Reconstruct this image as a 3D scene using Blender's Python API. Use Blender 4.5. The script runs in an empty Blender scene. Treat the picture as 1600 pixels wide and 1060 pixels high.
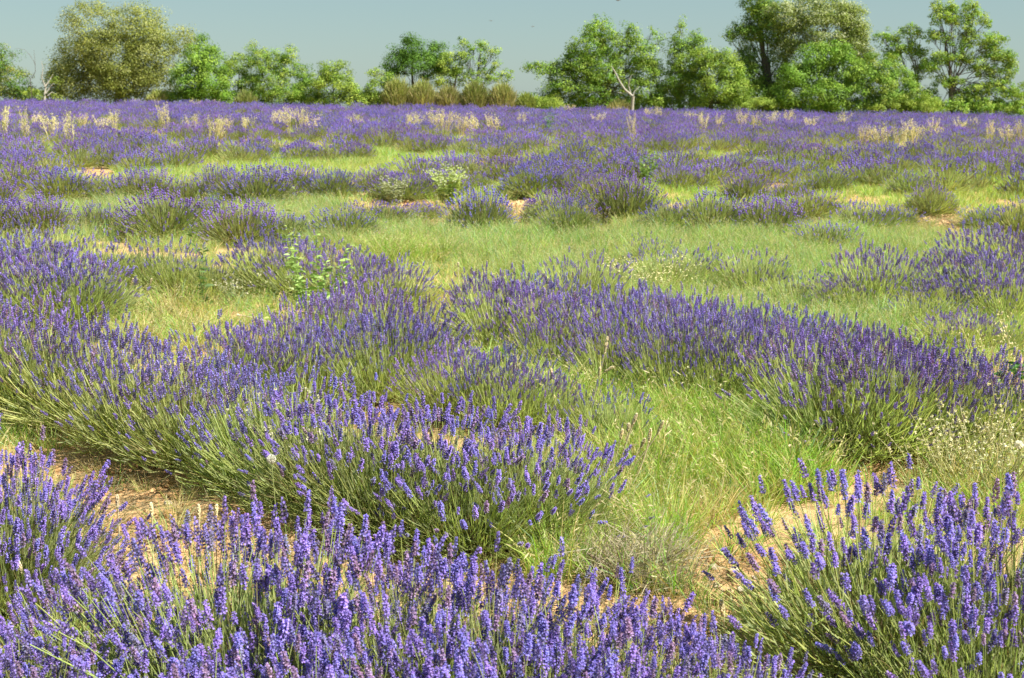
import bpy, math, random
import numpy as np
from math import radians as R, sin, cos, pi, atan, tan

random.seed(7)
rng = np.random.default_rng(11)
scene = bpy.context.scene
COL = scene.collection

# ---------------------------------------------------------------- camera
FPX = 2000.0                       # focal length in pixels of a 1600 px wide picture
PITCH = math.atan((530 - 158) / FPX)
EYE = 1.6
cam_d = bpy.data.cameras.new('camera')
cam = bpy.data.objects.new('camera', cam_d)
COL.objects.link(cam)
cam.location = (0, 0, EYE)
cam.rotation_euler = (pi / 2 - PITCH, 0, 0)
cam_d.sensor_width = 36
cam_d.lens = 36 * FPX / 1600
cam_d.clip_start = 0.05
cam_d.clip_end = 9000
cam_d.dof.use_dof = True
cam_d.dof.focus_distance = 4.9
cam_d.dof.aperture_fstop = 8.5
scene.camera = cam

# ---------------------------------------------------------------- sky and sun
SUN_EL, SUN_AZ = R(50), R(115)     # azimuth clockwise from +Y (north): to the right and a little behind the camera
world = bpy.data.worlds.new('World')
scene.world = world
world.use_nodes = True
wt = world.node_tree
for n in list(wt.nodes):
    wt.nodes.remove(n)
sky = wt.nodes.new('ShaderNodeTexSky')
sky.sky_type = 'NISHITA'
sky.sun_disc = False
sky.sun_elevation = SUN_EL
sky.sun_rotation = SUN_AZ
sky.air_density = 1.0
sky.dust_density = 0.4
sky.ozone_density = 1.0
hs = wt.nodes.new('ShaderNodeMix'); hs.data_type = 'RGBA'; hs.blend_type = 'MULTIPLY'
hs.inputs[0].default_value = 1.0
hs.inputs[7].default_value = (0.80, 0.86, 0.80, 1)
# a thin even veil of summer haze over the clear sky
veil = wt.nodes.new('ShaderNodeMix'); veil.data_type = 'RGBA'
veil.inputs[0].default_value = 0.65
veil.inputs[7].default_value = (2.15, 3.12, 3.42, 1)
bg = wt.nodes.new('ShaderNodeBackground'); bg.inputs[1].default_value = 0.0603
wo = wt.nodes.new('ShaderNodeOutputWorld')
wt.links.new(sky.outputs[0], hs.inputs[6])
wt.links.new(hs.outputs[2], veil.inputs[6])
wt.links.new(veil.outputs[2], bg.inputs[0])
wt.links.new(bg.outputs[0], wo.inputs[0])

sun_d = bpy.data.lights.new('sun', 'SUN')
sun_d.energy = 4.8
sun_d.angle = R(0.5)
sun_d.color = (1.0, 0.95, 0.86)
sun = bpy.data.objects.new('sun', sun_d)
COL.objects.link(sun)
sun.rotation_euler = (pi / 2 - SUN_EL, 0, -SUN_AZ + pi)
sun.location = (20, -10, 30)

scene.view_settings.view_transform = 'Standard'
scene.view_settings.look = 'None'
scene.view_settings.exposure = 1.24
scene.view_settings.gamma = 1.0
scene.view_settings.use_curve_mapping = False
scene.cycles.max_bounces = 6
scene.cycles.transparent_max_bounces = 4
scene.cycles.diffuse_bounces = 3
scene.cycles.use_denoising = True

# ---------------------------------------------------------------- terrain
_ph = rng.uniform(0, 6.28, 24)
def bumps(x, y):
    b = 0.022 * np.sin(x * 2.1 + _ph[0]) * np.sin(y * 1.7 + _ph[1]) + 0.016 * np.sin(x * 4.3 + y * 1.9 + _ph[2]) \
        + 0.012 * np.sin(y * 5.2 - x * 2.2 + _ph[3]) + 0.03 * np.sin(x * .61 + _ph[4]) * np.sin(y * .53 + _ph[5])
    return b
def terrain(x, y):
    x = np.asarray(x, float); y = np.asarray(y, float)
    z = np.clip(y - 5, 0, None) * 0.0164
    z = np.where(y > 62, 0.0164 * 57 - (np.clip(y, 62, 66) - 62) * 0.02, z)
    z = np.where(y > 66, z - (y - 66) * .05, z)
    fade = np.exp(-np.clip(np.abs(y) - 60, 0, None) / 60) * np.exp(-np.clip(np.abs(x) - 40, 0, None) / 50)
    xx = np.clip(x, -40, 40)
    z = z - 0.0144 * xx * np.clip(y / 12, 0, 1) * fade + bumps(x, y) * fade
    return z
def tz(x, y):
    return float(terrain(x, y))

def ray(px, py):
    a = (px - 800) / FPX; b = -(py - 530) / FPX
    d = np.array([a, cos(PITCH) + b * sin(PITCH), -sin(PITCH) + b * cos(PITCH)])
    return d
def apex(px, py, h=0.0):
    """ground position (x, y) whose point at height h above ground is seen at the pixel"""
    d = ray(px, py)
    t0 = 1.0
    for i in range(4000):
        t = t0 * 1.003 ** i
        p = np.array([0, 0, EYE]) + d * t
        if p[2] <= tz(p[0], p[1]) + h or p[1] > 61:
            return float(p[0]), float(p[1])
def at_depth(px, py, Y):
    d = ray(px, py)
    p = np.array([0, 0, EYE]) + d * (Y / d[1])
    return p
def to_px(x, y, z):
    dz = z - EYE
    yc = y * cos(PITCH) - dz * sin(PITCH)
    up = y * sin(PITCH) + dz * cos(PITCH)
    return 800 + FPX * x / yc, 530 - FPX * up / yc

# ---------------------------------------------------------------- node helpers and materials
def new_mat(name):
    m = bpy.data.materials.new(name)
    m.use_nodes = True
    nt = m.node_tree
    for n in list(nt.nodes):
        nt.nodes.remove(n)
    return m, nt
def N(nt, t, **kw):
    n = nt.nodes.new(t)
    for k, v in kw.items():
        setattr(n, k, v)
    return n

def veg_mat(name, transl=0.3, rough=0.6, hue=0.02, val=0.25, spec=0.3, tcol=(1.1, 1.25, 0.6), patch=None):
    """plant material: base colour from the mesh attribute, varied per object, some light passing through"""
    m, nt = new_mat(name)
    L = nt.links.new
    at = N(nt, 'ShaderNodeAttribute', attribute_name='Col')
    oi = N(nt, 'ShaderNodeObjectInfo')
    hsv = N(nt, 'ShaderNodeHueSaturation')
    mr = N(nt, 'ShaderNodeMapRange'); mr.inputs[3].default_value = 1 - val; mr.inputs[4].default_value = 1 + val
    L(oi.outputs['Random'], mr.inputs[0]); L(mr.outputs[0], hsv.inputs['Value'])
    wn = N(nt, 'ShaderNodeTexWhiteNoise', noise_dimensions='1D'); L(oi.outputs['Random'], wn.inputs['W'])
    mh = N(nt, 'ShaderNodeMapRange'); mh.inputs[3].default_value = .5 - hue; mh.inputs[4].default_value = .5 + hue
    L(wn.outputs['Value'], mh.inputs[0]); L(mh.outputs[0], hsv.inputs['Hue'])
    src = at.outputs['Color']
    if patch:                                   # patches of dry plants among green ones over the field
        geo = N(nt, 'ShaderNodeNewGeometry')
        nz = N(nt, 'ShaderNodeTexNoise'); nz.inputs['Scale'].default_value = patch[0]; nz.inputs['Detail'].default_value = 3
        L(geo.outputs['Position'], nz.inputs['Vector'])
        cr = N(nt, 'ShaderNodeMapRange'); cr.inputs[1].default_value = .42; cr.inputs[2].default_value = .62
        L(nz.outputs[0], cr.inputs[0])
        mx = N(nt, 'ShaderNodeMix', data_type='RGBA'); mx.inputs[7].default_value = (*patch[1], 1)
        mu = N(nt, 'ShaderNodeMath', operation='MULTIPLY'); mu.inputs[1].default_value = patch[2]
        L(cr.outputs[0], mu.inputs[0]); L(mu.outputs[0], mx.inputs[0]); L(src, mx.inputs[6])
        src = mx.outputs[2]
    L(src, hsv.inputs['Color'])
    pb = N(nt, 'ShaderNodeBsdfPrincipled')
    pb.inputs['Roughness'].default_value = rough
    pb.inputs['Specular IOR Level'].default_value = spec
    L(hsv.outputs[0], pb.inputs['Base Color'])
    out = N(nt, 'ShaderNodeOutputMaterial')
    tr = N(nt, 'ShaderNodeBsdfTranslucent')
    tm = N(nt, 'ShaderNodeMix', data_type='RGBA', blend_type='MULTIPLY'); tm.inputs[0].default_value = 1
    tm.inputs[7].default_value = (*tcol, 1)
    L(hsv.outputs[0], tm.inputs[6]); L(tm.outputs[2], tr.inputs[0])
    ms = N(nt, 'ShaderNodeMixShader'); ms.inputs[0].default_value = transl
    L(pb.outputs[0], ms.inputs[1]); L(tr.outputs[0], ms.inputs[2]); L(ms.outputs[0], out.inputs[0])
    return m

M_FLOWER = veg_mat('lavender_flower', .30, .65, .018, .18, .2, (1.05, 1.0, 1.1))
M_STEM = veg_mat('lavender_stem', .45, .55, .012, .15, .3)
M_GRASS = veg_mat('grass_blades', .42, .5, .015, .2, .35, (1.15, 1.2, .6), patch=(.55, (.46, .42, .18), .22))
M_STRAW = veg_mat('straw', .35, .5, .01, .15, .35, (1.1, 1.05, .85))
M_WEED = veg_mat('weed_leaf', .3, .5, .015, .15, .35)
M_LEAF = veg_mat('tree_leaf', .28, .55, .0, .0, .2)

def bark_mat(name, c1, c2, scale=14):
    m, nt = new_mat(name); L = nt.links.new
    tc = N(nt, 'ShaderNodeTexCoord')
    mp = N(nt, 'ShaderNodeMapping'); mp.inputs['Scale'].default_value = (1, 1, .25)
    nz = N(nt, 'ShaderNodeTexNoise'); nz.inputs['Scale'].default_value = scale; nz.inputs['Detail'].default_value = 6
    L(tc.outputs['Object'], mp.inputs[0]); L(mp.outputs[0], nz.inputs['Vector'])
    mx = N(nt, 'ShaderNodeMix', data_type='RGBA'); mx.inputs[6].default_value = (*c1, 1); mx.inputs[7].default_value = (*c2, 1)
    L(nz.outputs[0], mx.inputs[0])
    pb = N(nt, 'ShaderNodeBsdfPrincipled'); pb.inputs['Roughness'].default_value = .85
    bp = N(nt, 'ShaderNodeBump'); bp.inputs['Strength'].default_value = .6; bp.inputs['Distance'].default_value = .02
    L(nz.outputs[0], bp.inputs['Height']); L(bp.outputs[0], pb.inputs['Normal'])
    L(mx.outputs[2], pb.inputs['Base Color'])
    out = N(nt, 'ShaderNodeOutputMaterial'); L(pb.outputs[0], out.inputs[0])
    return m
M_BARK = bark_mat('dark_bark', (.05, .042, .03), (.16, .13, .10))
M_PALEBARK = bark_mat('pale_bark', (.26, .24, .19), (.46, .43, .36))
M_WOOD = bark_mat('lavender_wood', (.10, .07, .04), (.26, .20, .14), 60)

def soil_mat():
    m, nt = new_mat('dry_ochre_soil'); L = nt.links.new
    geo = N(nt, 'ShaderNodeNewGeometry')
    def noise(s, d=5, r=.6):
        n = N(nt, 'ShaderNodeTexNoise'); n.inputs['Scale'].default_value = s; n.inputs['Detail'].default_value = d
        n.inputs['Roughness'].default_value = r
        L(geo.outputs['Position'], n.inputs['Vector']); return n
    a, b, c = noise(.9, 4), noise(14, 8, .7), noise(90, 4, .7)
    vo = N(nt, 'ShaderNodeTexVoronoi'); vo.inputs['Scale'].default_value = 42; L(geo.outputs['Position'], vo.inputs['Vector'])
    ra = N(nt, 'ShaderNodeValToRGB'); e = ra.color_ramp.elements
    e[0].position, e[0].color = .35, (.58, .36, .17, 1); e[1].position, e[1].color = .68, (.72, .53, .30, 1)
    L(a.outputs[0], ra.inputs[0])
    rb = N(nt, 'ShaderNodeValToRGB'); e = rb.color_ramp.elements
    e[0].position, e[0].color = .36, (.66, .58, .48, 1); e[1].position, e[1].color = .6, (1.06, 1.03, 1.0, 1)
    L(b.outputs[0], rb.inputs[0])
    mx = N(nt, 'ShaderNodeMix', data_type='RGBA', blend_type='MULTIPLY'); mx.inputs[0].default_value = 1
    L(ra.outputs[0], mx.inputs[6]); L(rb.outputs[0], mx.inputs[7])
    # old straw and litter lying on the soil
    rc = N(nt, 'ShaderNodeMapRange'); rc.inputs[1].default_value = .56; rc.inputs[2].default_value = .66
    L(noise(5.5, 6, .75).outputs[0], rc.inputs[0])
    m2 = N(nt, 'ShaderNodeMix', data_type='RGBA'); m2.inputs[7].default_value = (.42, .34, .18, 1)
    mu = N(nt, 'ShaderNodeMath', operation='MULTIPLY'); mu.inputs[1].default_value = .6
    L(rc.outputs[0], mu.inputs[0]); L(mu.outputs[0], m2.inputs[0]); L(mx.outputs[2], m2.inputs[6])
    pb = N(nt, 'ShaderNodeBsdfPrincipled'); pb.inputs['Roughness'].default_value = .95; pb.inputs['Specular IOR Level'].default_value = .15
    L(m2.outputs[2], pb.inputs['Base Color'])
    ad = N(nt, 'ShaderNodeMath', operation='ADD'); L(b.outputs[0], ad.inputs[0])
    mc = N(nt, 'ShaderNodeMath', operation='MULTIPLY'); mc.inputs[1].default_value = .35; L(c.outputs[0], mc.inputs[0])
    L(mc.outputs[0], ad.inputs[1])
    bp = N(nt, 'ShaderNodeBump'); bp.inputs['Strength'].default_value = .9; bp.inputs['Distance'].default_value = .035
    L(ad.outputs[0], bp.inputs['Height'])
    b2 = N(nt, 'ShaderNodeBump'); b2.inputs['Strength'].default_value = .5; b2.inputs['Distance'].default_value = .012; b2.invert = True
    L(vo.outputs[0], b2.inputs['Height']); L(bp.outputs[0], b2.inputs['Normal'])
    L(b2.outputs[0], pb.inputs['Normal'])
    out = N(nt, 'ShaderNodeOutputMaterial'); L(pb.outputs[0], out.inputs[0])
    return m
M_SOIL = soil_mat()

# ---------------------------------------------------------------- mesh helpers
class Buf:
    """collects vertices, triangles/quads and a colour per vertex"""
    def __init__(s):
        s.v, s.f, s.c, s.n = [], [], [], 0
    def add(s, v, f, c):
        v = np.asarray(v, np.float32).reshape(-1, 3)
        f = np.asarray(f, np.int64)
        c = np.asarray(c, np.float32)
        if c.ndim == 1:
            c = np.tile(c, (len(v), 1))
        s.v.append(v); s.f.append(f + s.n); s.c.append(c[:, :3]); s.n += len(v)
    def arrays(s):
        tris = []
        for f in s.f:
            if f.shape[1] == 4:
                tris.append(f[:, [0, 1, 2]]); tris.append(f[:, [0, 2, 3]])
            else:
                tris.append(f)
        return np.concatenate(s.v), np.concatenate(tris), np.concatenate(s.c)
    def mesh(s, name, mat, smooth=False):
        v = np.concatenate(s.v); c = np.concatenate(s.c)
        me = bpy.data.meshes.new(name)
        nl = sum(f.size for f in s.f); nf = sum(len(f) for f in s.f)
        me.vertices.add(len(v)); me.vertices.foreach_set('co', v.ravel())
        me.loops.add(nl)
        me.loops.foreach_set('vertex_index', np.concatenate([f.ravel() for f in s.f]).astype(np.int32))
        tot = np.concatenate([np.full(len(f), f.shape[1]) for f in s.f])
        st = np.concatenate([[0], np.cumsum(tot)[:-1]]).astype(np.int32)
        me.polygons.add(nf)
        me.polygons.foreach_set('loop_start', st)
        try:
            me.polygons.foreach_set('loop_total', tot.astype(np.int32))
        except Exception:
            pass
        if smooth:
            me.polygons.foreach_set('use_smooth', np.ones(nf, bool))
        at = me.attributes.new('Col', 'FLOAT_COLOR', 'POINT')
        cc = np.ones((len(v), 4), np.float32); cc[:, :3] = c
        at.data.foreach_set('color', cc.ravel())
        me.materials.append(mat)
        me.update(calc_edges=True)
        return me

def nrm(a):
    return a / np.maximum(np.linalg.norm(a, axis=-1, keepdims=True), 1e-9)

def tubes(buf, P, rad, sides, col, tipcol=None):
    """P (n,k,3) paths, rad (n,k) radii; sides 2 = flat blade"""
    n, k, _ = P.shape
    T = np.empty_like(P)
    T[:, 1:-1] = P[:, 2:] - P[:, :-2]; T[:, 0] = P[:, 1] - P[:, 0]; T[:, -1] = P[:, -1] - P[:, -2]
    T = nrm(T)
    ref = nrm(rng.normal(size=(n, 1, 3)))
    A = nrm(np.cross(T, np.broadcast_to(ref, T.shape))); B = np.cross(T, A)
    ang = np.arange(sides) * 2 * pi / sides
    V = P[:, :, None] + rad[:, :, None, None] * (A[:, :, None] * np.cos(ang)[None, None, :, None] + B[:, :, None] * np.sin(ang)[None, None, :, None])
    idx = np.arange(n * k * sides).reshape(n, k, sides)
    fs = []
    rngs = range(1) if sides == 2 else range(sides)
    for s in rngs:
        s2 = (s + 1) % sides
        fs.append(np.stack([idx[:, :-1, s], idx[:, :-1, s2], idx[:, 1:, s2], idx[:, 1:, s]], -1).reshape(-1, 4))
    col = np.asarray(col, float)
    if col.ndim == 1:
        col = np.tile(col, (n, 1))
    C = np.repeat(col[:, None, :], k, 1)
    if tipcol is not None:
        tc = np.asarray(tipcol, float)
        if tc.ndim == 1:
            tc = np.tile(tc, (n, 1))
        w = np.linspace(0, 1, k)[None, :, None]
        C = C * (1 - w) + tc[:, None, :] * w
    C = np.repeat(C[:, :, None, :], sides, 2)
    buf.add(V.reshape(-1, 3), np.concatenate(fs), C.reshape(-1, 3))

def frames(axis, spin):
    """rotation matrices (n,3,3) whose z column is axis, spun about it"""
    z = nrm(axis)
    ref = np.where(np.abs(z[:, 2:3]) < .95, np.array([[0, 0, 1.]]), np.array([[1., 0, 0]]))
    x = nrm(np.cross(ref, z)); y = np.cross(z, x)
    c, s = np.cos(spin)[:, None], np.sin(spin)[:, None]
    x2 = x * c + y * s; y2 = -x * s + y * c
    return np.stack([x2, y2, z], -1)

def stamp(buf, tpl, M, O, S, cmul):
    """joined copies of a small template (v,tri,c)"""
    v, f, c = tpl
    n = len(O)
    V = np.einsum('nij,vj->nvi', M, v) * S[:, None, None] + O[:, None]
    F = f[None] + (np.arange(n) * len(v))[:, None, None]
    C = np.clip(c[None] * cmul[:, None, :], 0, 1)
    buf.add(V.reshape(-1, 3), F.reshape(-1, f.shape[1]), C.reshape(-1, 3))

def obj(name, me, parent=None, **props):
    o = bpy.data.objects.new(name, me)
    COL.objects.link(o)
    if parent is not None:
        o.parent = parent
    for k, v in props.items():
        o[k] = v
    return o

def copy_to(src, parent=None, **props):
    o = src.copy()
    COL.objects.link(o)
    o.parent = parent
    for k, v in props.items():
        o[k] = v
    return o

# ---------------------------------------------------------------- ground
def build_ground():
    ux = np.linspace(-math.asinh(3500 / 3), math.asinh(3500 / 3), 321)
    uy = np.linspace(-math.asinh(500 / 3), math.asinh(5000 / 3), 361)
    xs = 3 * np.sinh(ux); ys = 3 + 3 * np.sinh(uy)
    X, Y = np.meshgrid(xs, ys)
    Z = terrain(X, Y)
    b = Buf()
    idx = np.arange(X.size).reshape(X.shape)
    F = np.stack([idx[:-1, :-1], idx[:-1, 1:], idx[1:, 1:], idx[1:, :-1]], -1).reshape(-1, 4)
    b.add(np.stack([X, Y, Z], -1), F, (.5, .4, .25))
    obj('ground', b.mesh('ground', M_SOIL, True), kind='structure')
build_ground()

# ---------------------------------------------------------------- lavender
COROLLA = np.array([.31, .235, .69]); CALYX = np.array([.24, .19, .37])
STEMC = np.array([.46, .50, .19]); LEAFC = np.array([.34, .38, .17])

def spike_template(seed, whorls, per, detail, L=.062, R0=.0115):
    """flower head along +z, base at 0; florets set in whorls that thin out to the tip"""
    r = np.random.default_rng(seed)
    b = Buf()
    zs = np.concatenate([[0.0], np.linspace(.2, 1, whorls - 1)]) if detail > 1 else np.linspace(.05, .95, whorls)
    for i, t in enumerate(zs):
        rad = R0 * (1.0 - .55 * t ** 1.6) * (.8 if i == 0 else 1)
        nper = per if t < .8 else max(3, per - 2)
        a = np.arange(nper) * 2 * pi / nper + r.uniform(0, 6) + r.normal(0, .2, nper)
        out = np.stack([np.cos(a), np.sin(a), np.zeros(nper)], -1)
        z0 = t * L + r.normal(0, .0015, nper)
        base = np.stack([np.zeros(nper), np.zeros(nper), z0], -1) + out * .0012
        up = .55 + .7 * t
        d = nrm(out + np.array([0, 0, 1.]) * (up + r.normal(0, .18, (nper, 1))))
        ln = rad * r.uniform(.85, 1.15, (nper, 1)) * 1.15
        tip = base + d * ln
        side = nrm(np.cross(d, np.array([0, 0, 1.]) + 1e-4)); nr = np.cross(side, d)
        mid = base + d * ln * .55
        w = .0027 if detail > 1 else .0036
        cal = np.clip(CALYX * r.uniform(.75, 1.2, (nper, 1)), 0, 1)
        V = np.stack([base, mid + side * w, mid + nr * w, mid - side * w, mid - nr * w, tip], 1)
        if detail > 1:
            Fq = np.array([[0, 1, 2], [0, 2, 3], [0, 3, 4], [0, 4, 1], [5, 2, 1], [5, 3, 2], [5, 4, 3], [5, 1, 4]])
        else:
            Fq = np.array([[0, 1, 5], [0, 5, 3], [0, 2, 5], [0, 5, 4]])
        F = (Fq[None] + (np.arange(nper) * 6)[:, None, None]).reshape(-1, 3)
        b.add(V.reshape(-1, 3), F, np.repeat(cal[:, None], 6, 1).reshape(-1, 3))
        # open corollas: two lips on some florets
        op = r.random(nper) < (.75 if detail > 1 else .8)
        if op.any():
            k = op.sum()
            lip = .0052 if detail > 1 else .0065
            tp, dd, ss, nn = tip[op], d[op], side[op], nr[op]
            tw = r.normal(0, .5, (k, 1))
            s2 = nrm(ss + nn * tw)
            n2 = nrm(np.cross(s2, dd))
            for sg in ((1, -1) if detail > 1 else (1,)):
                q0 = tp - dd * .001
                q1 = tp + s2 * lip * .6 + n2 * sg * lip * .55 + dd * .002
                q2 = tp + n2 * sg * lip * 1.1 + dd * .0035
                q3 = tp - s2 * lip * .6 + n2 * sg * lip * .55 + dd * .002
                V = np.stack([q0, q1, q2, q3], 1)
                F = (np.array([[0, 1, 2], [0, 2, 3]])[None] + (np.arange(k) * 4)[:, None, None]).reshape(-1, 3)
                cc = np.clip(COROLLA * r.uniform(.75, 1.3, (k, 1)) + r.normal(0, .015, (k, 3)), 0, 1)
                b.add(V.reshape(-1, 3), F, np.repeat(cc[:, None], 4, 1).reshape(-1, 3))
    return b

def far_spike_template():
    """twelve-triangle knobbly head for bushes well away"""
    b = Buf()
    for (z0, z1, w) in ((0, .03, .0115), (.024, .062, .0095)):
        v = [(0, 0, z0)] + [(w * cos(a), w * sin(a), (z0 + z1) / 2) for a in (0.3, 2.4, 4.5)] + [(0, 0, z1)]
        f = [(0, 2, 1), (0, 3, 2), (0, 1, 3), (4, 1, 2), (4, 2, 3), (4, 3, 1)]
        q = np.array([.92, .88, 1.10])
        c = [CALYX * .9 * q, COROLLA * .8 * q, CALYX * 1.2 * q, COROLLA * 1.0 * q, COROLLA * .7 * q]
        b.add(v, f, np.array(c))
    return b.arrays()

SPK_HI = [spike_template(100 + i, 8 + i % 2, 8, 2, L=.050 + .006 * (i % 3), R0=.0083) for i in range(6)]
def fade(b, k):                       # heads with few open florets, or going over
    c = Buf(); c.v, c.f, c.n = b.v, b.f, b.n
    c.c = [np.clip(q * np.array(k, np.float32), 0, 1) for q in b.c]
    return c
SPK_HI += [spike_template(140, 7, 7, 2, L=.040, R0=.0075), fade(spike_template(141, 8, 8, 2, L=.054, R0=.008), (1.15, 1.02, .62)), spike_template(142, 9, 6, 2, L=.066, R0=.0072), fade(spike_template(143, 7, 7, 2, L=.046, R0=.0075), (.85, 1.0, .62))]
SPK_HI_ME = [b.mesh('flower_spike', M_FLOWER) for b in SPK_HI]
SPK_MID = [spike_template(200 + i, 6, 5, 1, R0=.0105).arrays() for i in range(4)]
SPK_FAR = far_spike_template()

def dome_stems(n, r0, h, seed, lean=0.0, low=0.35, dome=False):
    """curved flower stems fanning from a woody base; returns paths (n,k,3) for a bush of radius r0, height h"""
    r = np.random.default_rng(seed)
    az = r.uniform(0, 2 * pi, n)
    # polar angle measured from vertical, denser towards the top
    u = r.random(n)
    th = np.arccos(np.clip(1 - u * (1 - low * .35), 0, 1))
    th = np.minimum(th, 1.48)
    ang0 = th
    # uneven outline: lobes of longer and shorter growth
    k1, k2 = r.integers(2, 4), r.integers(3, 6)
    lob = 1 + .10 * np.sin(k1 * az + r.uniform(0, 6)) + .07 * np.sin(k2 * az + r.uniform(0, 6)) * np.sin(th)
    ln = lob * r.normal(1, .085, n)
    ln = np.where(r.random(n) < .12, ln * r.uniform(.6, .9, n), ln)
    ex = r0 * np.sin(th) * np.cos(az) * ln
    ey = r0 * np.sin(th) * np.sin(az) * ln
    ez = (h * .87 * np.cos(th) ** .8 * ln) + .04
    rb = r.random(n) ** .5 * .30 * r0
    bx, by = rb * np.cos(az) + r.normal(0, .03 * r0, n), rb * np.sin(az) + r.normal(0, .03 * r0, n)
    P0 = np.stack([bx, by, .04 + .10 * h * r.random(n)], -1)
    P3 = np.stack([ex, ey, ez], -1)
    D = P3 - P0
    mid = P0 + D * .5 + np.stack([np.cos(az) * .06 * np.sin(th), np.sin(az) * .06 * np.sin(th), -.035 * np.sin(th)], -1) * 1.0 + r.normal(0, .012, (n, 3))
    t = np.array([0, .36, .7, 1.])[None, :, None]
    P = P0[:, None] * (1 - t) ** 2 + 2 * mid[:, None] * t * (1 - t) + P3[:, None] * t ** 2
    return P, th, az, r

def leaves(buf, n, r0, h, r, size=1.0, col=LEAFC):
    """narrow grey-green leaves filling the lower cushion of the bush"""
    az = r.uniform(0, 2 * pi, n); th = np.arccos(1 - r.random(n) * .97)
    rr = r.random(n) ** .45
    rad = .80 * r0 * rr
    P0 = np.stack([rad * np.sin(th) * np.cos(az), rad * np.sin(th) * np.sin(az), .03 + .60 * h * np.cos(th) * rr], -1)
    d = nrm(np.stack([np.sin(th) * np.cos(az) * .9, np.sin(th) * np.sin(az) * .9, np.cos(th) + .35], -1) + r.normal(0, .33, (n, 3)))
    ln = r.uniform(.035, .075, (n, 1)) * size
    t = np.array([0, .5, 1.])
    P = P0[:, None] + d[:, None] * (ln[:, None] * t[None, :, None]) + np.array([0, 0, 1.])[None, None] * (ln[:, None] * .15 * (t ** 2)[None, :, None])
    w = np.stack([np.full(n, .0013), np.full(n, .0024), np.full(n, .0004)], 1) * size
    inner = np.clip(rr, 0, 1)[:, None]
    cc = col * r.uniform(.75, 1.3, (n, 1)) * np.array([1, 1, 1]) + r.normal(0, .012, (n, 3))
    dry = r.random(n)[:, None] > (.35 + .6 * inner)          # old brown leaves and twigs towards the middle
    cc = np.where(dry, np.array([.22, .165, .09]) * r.uniform(.7, 1.2, (n, 1)), cc)
    tubes(buf, P, w, 2, np.clip(cc, .01, 1))

def stem_cols(r, n, k=1.0):
    c = STEMC * k * r.uniform(.75, 1.3, (n, 1)) + r.normal(0, .012, (n, 3))
    c = np.where((r.random(n) < .12)[:, None], np.array([.38, .33, .14]) * r.uniform(.8, 1.1, (n, 1)), c)
    return np.clip(c, .01, 1)

def wood(buf, r0, r, n=16):
    az = r.uniform(0, 2 * pi, n)
    P = []
    for a in az:
        l = r.uniform(.35, .6) * r0
        e = np.array([cos(a) * l, sin(a) * l, l * r.uniform(.25, .7)])
        P.append([np.array([0, 0, -.03]), e * .5 + r.normal(0, .012, 3), e])
    P = np.array(P)
    rd = np.tile(np.array([.011, .007, .003]), (n, 1)) * r.uniform(.7, 1.3, (n, 1))
    tubes(buf, P, rd, 5, (.2, .15, .1))

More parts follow.
